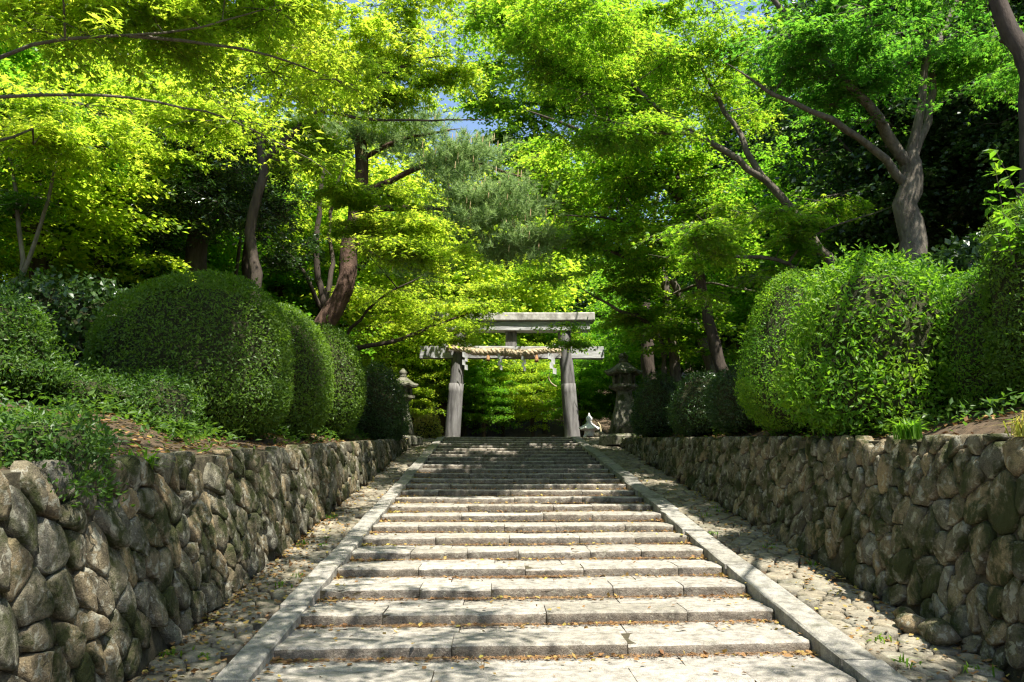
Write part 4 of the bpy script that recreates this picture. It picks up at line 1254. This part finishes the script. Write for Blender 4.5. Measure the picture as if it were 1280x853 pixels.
for kind, x, y, s in FOREST:
    src = KINDS[kind]
    t = src if kind not in used else copy_tree(src)
    used.add(kind)
    z = float(ground_z(x, y))
    t.location = (x, y, z)
    t.rotation_euler = (0, 0, rgf.random() * 6.28)
    s2 = s * rgf.uniform(0.94, 1.06)
    t.scale = (s2, s2, s2 * rgf.uniform(0.95, 1.1))
    if y > 33:
        lab, gr = WHERE[kind] + ' of the wood beyond the gate', WHERE[kind] + 's beyond the gate'
    elif x > 0:
        lab, gr = WHERE[kind] + ' in the wood behind the twisted maple and round shrubs', WHERE[kind] + 's on the bank above the round shrubs'
    else:
        lab, gr = WHERE[kind] + ' in the wood behind the hedge domes', WHERE[kind] + 's on the bank above the hedge domes'
    t['label'] = lab; t['group'] = gr

# ------------------------------------------------------------------ shrubs and hedges
def dome_points(n, rx, ry, h, rg, power=2.4, lo=-0.05, warp=0.05, seed=0.0):
    """points and normals on a clipped dome standing on z=0"""
    d = rg.standard_normal((n * 2, 3)); d /= np.linalg.norm(d, axis=1)[:, None]
    d = d[d[:, 2] > lo][:n]
    q = (np.abs(d[:, 0]) ** power + np.abs(d[:, 1]) ** power + np.abs(d[:, 2]) ** power) ** (-1 / power)
    bulg = 1 + warp * (np.sin(3.1 * d[:, 0] + seed) * np.cos(2.7 * d[:, 1] + seed * 2) + 0.6 * np.sin(5 * d[:, 2] + 3 * d[:, 0] + seed))
    p = d * (q * bulg)[:, None]
    nrm = d / np.array([rx, ry, h]); nrm /= np.linalg.norm(nrm, axis=1)[:, None]
    return p * np.array([rx, ry, h]), nrm

def shrub(name, x, y, rx, ry, h, label, mat, size, n, shaggy=0.03, kind='narrow', cat='shrub', group=None, z=None, power=2.2, lo=-0.85, warp=0.05, rot=0.0, core=0.86, layers=(1.0, 0.96, 0.9), outn=0.6, seed=1, skirt=0.0, belly=0.36, shoots=25):
    rg = np.random.default_rng(seed * 13 + 5)
    if z is None: z = float(ground_z(x, y)) - 0.05
    t = empty(name, (x, y, z)); t.rotation_euler = (0, 0, rot)
    tag(t, label, cat, group)
    zc = belly * h
    p, nn = dome_points(n, rx, ry, h - zc, rg, power, lo, warp, seed)
    p[:, 2] = np.where(p[:, 2] < 0, p[:, 2] * zc / (h - zc), p[:, 2])
    lay = rg.choice(layers, len(p), p=[0.6, 0.25, 0.15])
    p = p * lay[:, None] + nn * (shaggy * rg.standard_normal(len(p)))[:, None]
    p[:, 2] += zc
    gap = np.sin(4.1 * p[:, 0] + seed) * np.sin(3.7 * p[:, 1] + 2 * seed) * np.sin(4.6 * p[:, 2])
    ok = rg.random(len(p)) > np.clip(gap * 1.3 - 0.45, 0, 0.6)
    p, nn = p[ok], nn[ok]
    tang = np.cross(nn, rg.standard_normal((len(p), 3)))
    tang /= np.linalg.norm(tang, axis=1)[:, None]
    D = tang + nn * rg.uniform(0.1, 1.1, len(p))[:, None]
    Nn = nn * outn + 0.55 * rg.standard_normal((len(p), 3)) + np.array([0, 0, 0.45])
    sz = size * rg.uniform(0.6, 1.3, len(p))
    if shoots:                                   # new growth standing out of the clipped face
        up = np.where(nn[:, 2] > -0.1)[0]
        pick = rg.choice(up, shoots)
        k = 12
        dirs = nn[pick] + 0.5 * rg.standard_normal((shoots, 3)) + np.array([0, 0, 0.5])
        dirs /= np.linalg.norm(dirs, axis=1)[:, None]
        tt = np.tile(np.linspace(0.1, 1, k), shoots)[:, None]
        Ls = np.repeat(rg.uniform(1.5, 4.5, shoots) * size, k)[:, None]
        p2 = np.repeat(p[pick], k, 0) + np.repeat(dirs, k, 0) * tt * Ls
        p = np.vstack([p, p2])
        D = np.vstack([D, np.repeat(dirs, k, 0) * 0.7 + 0.7 * rg.standard_normal((shoots * k, 3))])
        Nn = np.vstack([Nn, 0.6 * rg.standard_normal((shoots * k, 3)) + np.array([0, 0, 1.0])])
        sz = np.concatenate([sz, size * rg.uniform(0.7, 1.2, shoots * k)])
    V, F = leaves(p, D, Nn, sz, kind)
    link('foliage', mesh_faces('foliage', V, F, M[mat], False), t)
    # twiggy heart of the shrub
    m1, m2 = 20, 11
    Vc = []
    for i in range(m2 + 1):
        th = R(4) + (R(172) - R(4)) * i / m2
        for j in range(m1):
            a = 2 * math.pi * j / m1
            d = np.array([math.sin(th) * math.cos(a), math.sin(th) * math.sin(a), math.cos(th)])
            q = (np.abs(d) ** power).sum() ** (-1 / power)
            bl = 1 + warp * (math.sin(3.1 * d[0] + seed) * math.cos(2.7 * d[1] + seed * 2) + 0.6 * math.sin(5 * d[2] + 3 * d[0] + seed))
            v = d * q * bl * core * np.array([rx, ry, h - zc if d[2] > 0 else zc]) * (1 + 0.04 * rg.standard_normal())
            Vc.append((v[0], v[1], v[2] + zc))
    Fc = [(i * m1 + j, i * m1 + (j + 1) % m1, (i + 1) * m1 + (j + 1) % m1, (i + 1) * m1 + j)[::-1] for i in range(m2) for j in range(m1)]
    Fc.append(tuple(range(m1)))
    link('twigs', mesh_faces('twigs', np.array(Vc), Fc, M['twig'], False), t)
    if skirt > 0:
        mb = MB()
        for q in range(9):
            a = rg.random() * 6.28; r = 0.15 + 0.2 * rg.random()
            e = np.array([math.cos(a) * rx * 0.75, math.sin(a) * ry * 0.75, skirt + 0.25 * h])
            s = np.array([math.cos(a) * rx * r * 0.5, math.sin(a) * ry * r * 0.5, -0.1])
            V, F = tube(np.array([s, 0.5 * (s + e) + 0.06 * rg.standard_normal(3), e]), [0.03, 0.022, 0.014], 6)
            mb.add(V, F)
        mb.build('stems', M['bark_grey'], t, True)
    return t

HG = 'clipped hedge domes along the mossy wall'
shrub('clipped_hedge', -4.42, 11.7, 1.38, 1.25, 2.50, 'largest smooth clipped hedge dome, first of the row on the mossy wall', 'hedge_leaf', 0.056, 44000, 0.018, 'narrow', 'hedge', HG, power=2.3, seed=2, warp=0.03, z=1.96)
shrub('clipped_hedge', -4.00, 14.5, 0.98, 1.15, 2.42, 'middle clipped hedge dome between the largest dome and the narrow one', 'hedge_leaf', 0.06, 30000, 0.02, 'narrow', 'hedge', HG, power=2.3, seed=3, warp=0.03, z=2.15)
shrub('clipped_hedge', -3.85, 17.3, 0.95, 1.15, 2.48, 'narrow clipped hedge dome at the gate end of the row', 'hedge_leaf', 0.06, 24000, 0.025, 'narrow', 'hedge', HG, power=2.3, seed=4, warp=0.04, z=2.30)
shrub('shaded_shrub', -3.20, 22.0, 0.72, 1.6, 2.1, 'dark shaded shrub between the last hedge dome and the stone lantern', 'evergreen', 0.07, 14000, 0.05, seed=5, z=2.40, belly=0.3)
shrub('yellow_azalea', -2.45, 28.6, 0.46, 0.42, 0.80, 'small yellow and orange tinted bush at the foot of the gate post', 'azalea_yellow', 0.07, 2600, 0.06, 'kite', seed=6, z=2.86)
shrub('loose_shrub', -5.62, 8.8, 0.72, 0.70, 1.05, 'loose dark green shrub on stems beyond the low spreading shrub', 'ground_leaf', 0.055, 15000, 0.07, seed=7, warp=0.2, skirt=0.2, shoots=120)
shrub('spreading_shrub', -3.42, 5.75, 0.56, 0.66, 0.60, 'low leafy shrub hanging over the top stones of the mossy wall', 'ground_leaf', 0.05, 9500, 0.06, seed=8, z=1.30, warp=0.2, shoots=90)
shrub('low_shrub', -4.25, 10.1, 0.52, 0.45, 0.72, 'small round shrub at the foot of the largest hedge dome', 'ground_leaf', 0.05, 7500, 0.045, seed=9, z=1.98, shoots=40, warp=0.1)
shrub('low_shrub', -5.0, 9.7, 0.6, 0.5, 0.5, 'low spreading undergrowth shrub between the loose shrub and the largest dome', 'ground_leaf', 0.05, 6500, 0.07, seed=10, warp=0.12)
shrub('clipped_round_shrub', 4.78, 12.0, 1.02, 1.0, 2.42, 'smooth round clipped shrub with small leaves next to the shaggy shrub', 'shrub_leaf', 0.045, 30000, 0.03, seed=11, z=2.08, power=2.45, warp=0.07, shoots=50)
shrub('shaggy_shrub', 5.02, 9.9, 1.22, 0.95, 2.12, 'broad shaggy shrub with long bright leaves and bare stems beneath', 'shrub_leaf', 0.078, 24000, 0.10, 'narrow', seed=12, z=2.0, warp=0.12, skirt=0.20, outn=0.3, power=2.5, shoots=170)
shrub('columnar_shrub', 5.58, 7.9, 0.42, 0.55, 2.15, 'tall dark columnar shrub beside the bare grey trunk', 'hedge_leaf', 0.05, 20000, 0.035, seed=13, z=2.2, power=2.6)
shrub('round_bright_shrub', 5.50, 8.75, 0.42, 0.45, 1.70, 'small bright clipped shrub between the columnar shrub and the shaggy shrub', 'shrub_leaf', 0.045, 10000, 0.025, seed=14, z=2.15)
shrub('low_dark_shrub', 4.75, 14.7, 0.80, 1.1, 1.30, 'low dark clipped shrub behind the smooth round shrub', 'evergreen', 0.055, 13000, 0.03, seed=15)
shrub('low_dark_shrub', 4.60, 17.6, 0.72, 1.3, 1.35, 'low dark clipped shrub before the twin-trunk maple', 'evergreen', 0.055, 13000, 0.03, seed=16)
shrub('low_dark_shrub', 4.45, 22.0, 0.66, 1.7, 1.75, 'low dark shrub next to the mossy tall lantern', 'evergreen', 0.06, 11000, 0.04, seed=17)
shrub('undergrowth_shrub', 6.6, 14.5, 1.3, 1.1, 1.7, 'shady broadleaf undergrowth at the foot of the leaning pale trunk', 'ground_leaf', 0.10, 9000, 0.10, 'kite', seed=18, warp=0.15)
shrub('undergrowth_shrub', 7.9, 11.8, 1.5, 1.2, 2.1, 'shady broadleaf undergrowth at the foot of the twisted trunk', 'evergreen', 0.11, 10000, 0.10, 'kite', seed=19, warp=0.15)
shrub('undergrowth_shrub', -6.8, 12.5, 1.4, 1.3, 1.6, 'shady undergrowth behind the loose shrub and largest dome', 'evergreen', 0.10, 10000, 0.10, 'kite', seed=20, warp=0.15)
shrub('undergrowth_shrub', -6.2, 17.0, 1.4, 1.5, 1.9, 'shady undergrowth behind the middle hedge dome', 'ground_leaf', 0.10, 9000, 0.10, 'kite', seed=22, warp=0.15)

# a shoot with larger leaves leaning out of the columnar shrub
def shoot():
    rg = np.random.default_rng(91)
    g = empty('leafy_shoot', (5.15, 7.5, 2.0))
    tag(g, 'bright large-leaved shoots leaning out beside the columnar shrub', 'shrub')
    mb = MB(); P = []; D = []
    for k in range(7):
        e = np.array([-0.28 + 0.14 * rg.standard_normal(), -0.05 + 0.15 * rg.standard_normal(), 2.0 + 0.25 * rg.standard_normal()])
        pts = np.array([[0.35, 0.3, -0.1], [0.35 + 0.05 * rg.standard_normal(), 0.3, 1.0], [0.25 + 0.1 * rg.standard_normal(), 0.15, 1.7 + 0.1 * rg.standard_normal()], e])
        S = spline(pts, 0.1)
        V, F = tube(S, np.linspace(0.010, 0.003, len(S)), 5); mb.add(V, F)
        for s in S[int(len(S) * 0.6):]:
            for q in range(4):
                P.append(s); D.append([rg.standard_normal(), rg.standard_normal(), -0.3 + 0.4 * rg.standard_normal()])
    mb.build('stems', M['bark_grey'], g, True)
    n = len(P)
    V, F = leaves(np.array(P), np.array(D), np.stack([0.4 * rg.standard_normal(n), 0.4 * rg.standard_normal(n), np.ones(n)], -1), rg.uniform(0.09, 0.15, n), 'narrow')
    link('foliage', mesh_faces('foliage', V, F, M['shrub_leaf'], False), g)
shoot()

def tuft(name, x, y, z, h, n, mat, label, cat, seed, wide=0.012, spread=0.5, group=None):
    rg = np.random.default_rng(seed)
    a = rg.random(n) * 6.28; s = spread * rg.random(n)
    b = np.stack([0.05 * rg.standard_normal(n), 0.05 * rg.standard_normal(n), np.full(n, -0.02)], -1)
    L = h * rg.uniform(0.6, 1.1, n)
    d1 = np.stack([np.cos(a) * s * 0.5, np.sin(a) * s * 0.5, np.ones(n)], -1) * (L * 0.55)[:, None]
    d2 = np.stack([np.cos(a) * s * 1.6, np.sin(a) * s * 1.6, np.ones(n) * (0.95 - 0.6 * s)], -1) * L[:, None]
    sd = np.stack([-np.sin(a), np.cos(a), 0 * a], -1) * wide
    V = np.stack([b - sd, b + sd, b + d1 + sd, b + d1 - sd, b + d2], 1).reshape(-1, 3)
    F = []
    for i in range(n):
        k = 5 * i
        F += [(k, k + 1, k + 2, k + 3), (k + 3, k + 2, k + 4)]
    g = empty(name, (x, y, z)); tag(g, label, cat, group)
    link('blades', mesh_faces('blades', V, F, M[mat], False), g)
tuft('grass_tuft', 4.02, 7.75, 1.86, 0.26, 110, 'shrub_leaf', 'bright green grass tuft on the wall top below the shaggy shrub', 'grass tuft', 101, 0.009, 0.9)
tuft('grass_tuft', 4.10, 6.15, 1.80, 0.22, 60, 'azalea_yellow', 'dry straw-coloured grass tuft on mossy capping stones', 'grass tuft', 102, 0.006, 1.0)
tuft('fern', -2.98, 6.75, 1.52, 0.24, 70, 'shrub_leaf', 'small bright fern growing from the top joint of the mossy wall', 'fern', 103, 0.016, 1.2)
tuft('fern', -3.6, 9.3, 1.95, 0.28, 70, 'ground_leaf', 'narrow green fern on the bank below the small round shrub', 'fern', 104, 0.014, 1.1)

rgw = np.random.default_rng(131)
for k in range(22):
    yy = 6.0 + 9.0 * rgw.random() ** 1.4
    xx, where = [(WL + 0.08 + 0.1 * rgw.random(), 'left'), (WR - 0.10 - 0.12 * rgw.random(), 'right'), (KR + 0.06 + 0.5 * rgw.random(), 'right'), (KL - 0.05 - 0.3 * rgw.random(), 'left')][k % 4]
    tuft('weed', xx, yy, float(zs(yy)) - 0.02, 0.06 + 0.06 * rgw.random(), 14, 'shrub_leaf', 'small green weed sprouting between paving stones %s' % ('below the mossy wall' if where == 'left' else 'below the shaggy shrub side'), 'weed', 140 + k, 0.008, 1.2, 'weeds in the paving ' + ('below the mossy wall' if where == 'left' else 'on the shaggy shrub side'))

# ------------------------------------------------------------------ undergrowth, litter
def build_undergrowth():
    rg = np.random.default_rng(111)
    n = 44000
    side = rg.random(n) < 0.5
    y = rg.uniform(3, 30, n); d = rg.gamma(1.6, 1.3, n)
    x = np.where(side, WL - 0.28 - d, WR + 0.28 + d)
    cl = np.sin(x * 2.3 + 1.7 * np.sin(y * 1.1)) + np.sin(y * 1.9 + x) + rg.normal(0, 0.7, n)
    keep = cl > -0.35
    x, y = x[keep], y[keep]; n = len(x)
    z = ground_z(x, y) + rg.uniform(0.0, 0.22, n)
    P = np.stack([x, y, z], -1)
    D = np.stack([rg.standard_normal(n), rg.standard_normal(n), 0.3 + 0.4 * rg.standard_normal(n)], -1)
    Nn = np.stack([0.6 * rg.standard_normal(n), 0.6 * rg.standard_normal(n), np.ones(n)], -1)
    V, F = leaves(P, D, Nn, rg.uniform(0.05, 0.12, n), 'narrow')
    o = link('undergrowth', mesh_faces('undergrowth', V, F, M['ground_leaf'], False))
    tag(o, 'low green ground cover over the banks behind both walls', 'ground cover', kind='stuff')
    n = 16000
    side = rg.random(n) < 0.5
    y = rg.uniform(2.5, 29, n); d = rg.gamma(1.5, 1.2, n)
    x = np.where(side, WL - 0.22 - d, WR + 0.22 + d)
    P = np.stack([x, y, ground_z(x, y) + 0.012 + 0.01 * rg.random(n)], -1)
    D = np.stack([rg.standard_normal(n), rg.standard_normal(n), 0.15 * rg.standard_normal(n)], -1)
    Nn = np.stack([0.3 * rg.standard_normal(n), 0.3 * rg.standard_normal(n), np.ones(n)], -1)
    V, F = leaves(P, D, Nn, rg.uniform(0.04, 0.09, n), 'kite')
    o = link('leaf_litter', mesh_faces('leaf_litter', V, F, M['fallen_leaf'], False))
    tag(o, 'brown fallen leaves lying on the soil of the banks', 'leaf litter', kind='stuff')
build_undergrowth()

def step_z(x, y):
    i = np.floor((y - SKEW * (x - 0.44) - YA) / TR)
    return RI * (np.clip(i, -5, NSTEP - 1) + 1)

def build_litter():
    rg = np.random.default_rng(121)
    # fallen leaves: most gather at the foot of each riser, against the kerbs and along the walls
    n = 4200
    i = rg.integers(-1, 14, n)
    x = rg.uniform(XL, XR, n)
    off = np.abs(rg.exponential(0.07, n)) + 0.02
    edge = rg.random(n) < 0.35
    x = np.where(edge, np.where(rg.random(n) < 0.7, XL + np.abs(rg.exponential(0.12, n)), XR - np.abs(rg.exponential(0.10, n))), x)
    y = YA + (i + 1) * TR - off + SKEW * (x - 0.44)
    y = np.where(rg.random(n) < 0.10, YA + (i + rg.random(n)) * TR + SKEW * (x - 0.44), y)
    z = step_z(x, y) + 0.012
    n2 = 2400
    s2 = rg.random(n2) < 0.6
    x2 = np.where(s2, rg.uniform(WL + 0.02, KL, n2), rg.uniform(KR, WR - 0.02, n2))
    hug = rg.random(n2) < 0.4
    x2 = np.where(hug, np.where(s2, WL + 0.05 + np.abs(rg.exponential(0.07, n2)), WR - 0.05 - np.abs(rg.exponential(0.08, n2))), x2)
    y2 = 5.0 + rg.gamma(1.6, 4.5, n2)
    ok = y2 < YT; x2, y2 = x2[ok], y2[ok]
    z2 = zs(y2) + 0.005
    P = np.stack([np.concatenate([x, x2]), np.concatenate([y, y2]), np.concatenate([z, z2])], -1)
    n = len(P)
    D = np.stack([rg.standard_normal(n), rg.standard_normal(n), 0.25 * rg.standard_normal(n)], -1)
    Nn = np.stack([0.35 * rg.standard_normal(n), 0.35 * rg.standard_normal(n), np.ones(n)], -1)
    V, F = leaves(P, D, Nn, rg.uniform(0.025, 0.07, n), 'kite')
    o = link('fallen_leaves', mesh_faces('fallen_leaves', V, F, M['fallen_leaf'], False))
    tag(o, 'scattered fallen leaves gathered at the foot of the steps and walls', 'leaf litter', kind='stuff')
    # rusty needle drifts
    n = 22000
    i = rg.integers(-1, 12, n)
    cx = rg.uniform(XL, XR, 160)
    k = rg.integers(0, 160, n)
    x = np.clip(cx[k] + 0.18 * rg.standard_normal(n), XL + 0.01, XR - 0.01)
    i = (k % 13) - 1
    y = YA + (i + 1) * TR - np.abs(0.05 * rg.standard_normal(n)) - 0.02 + SKEW * (x - 0.44)
    z = step_z(x, y) + 0.005 + 0.012 * rg.random(n)
    P = np.stack([x, y, z], -1)
    a = rg.random(n) * 6.28
    D = np.stack([np.cos(a), np.sin(a), 0.1 * rg.standard_normal(n)], -1); S = np.stack([-np.sin(a), np.cos(a), 0 * a], -1)
    L = rg.uniform(0.03, 0.09, n)[:, None]
    V = np.stack([P - S * 0.003, P + S * 0.003, P + D * L], 1).reshape(-1, 3)
    o = link('fallen_needles', mesh_faces('fallen_needles', V, np.arange(3 * n).reshape(-1, 3), M['fallen_needle'], False))
    tag(o, 'rusty drifts of fallen pine needles along the step joints', 'needle litter', kind='stuff')
build_litter()
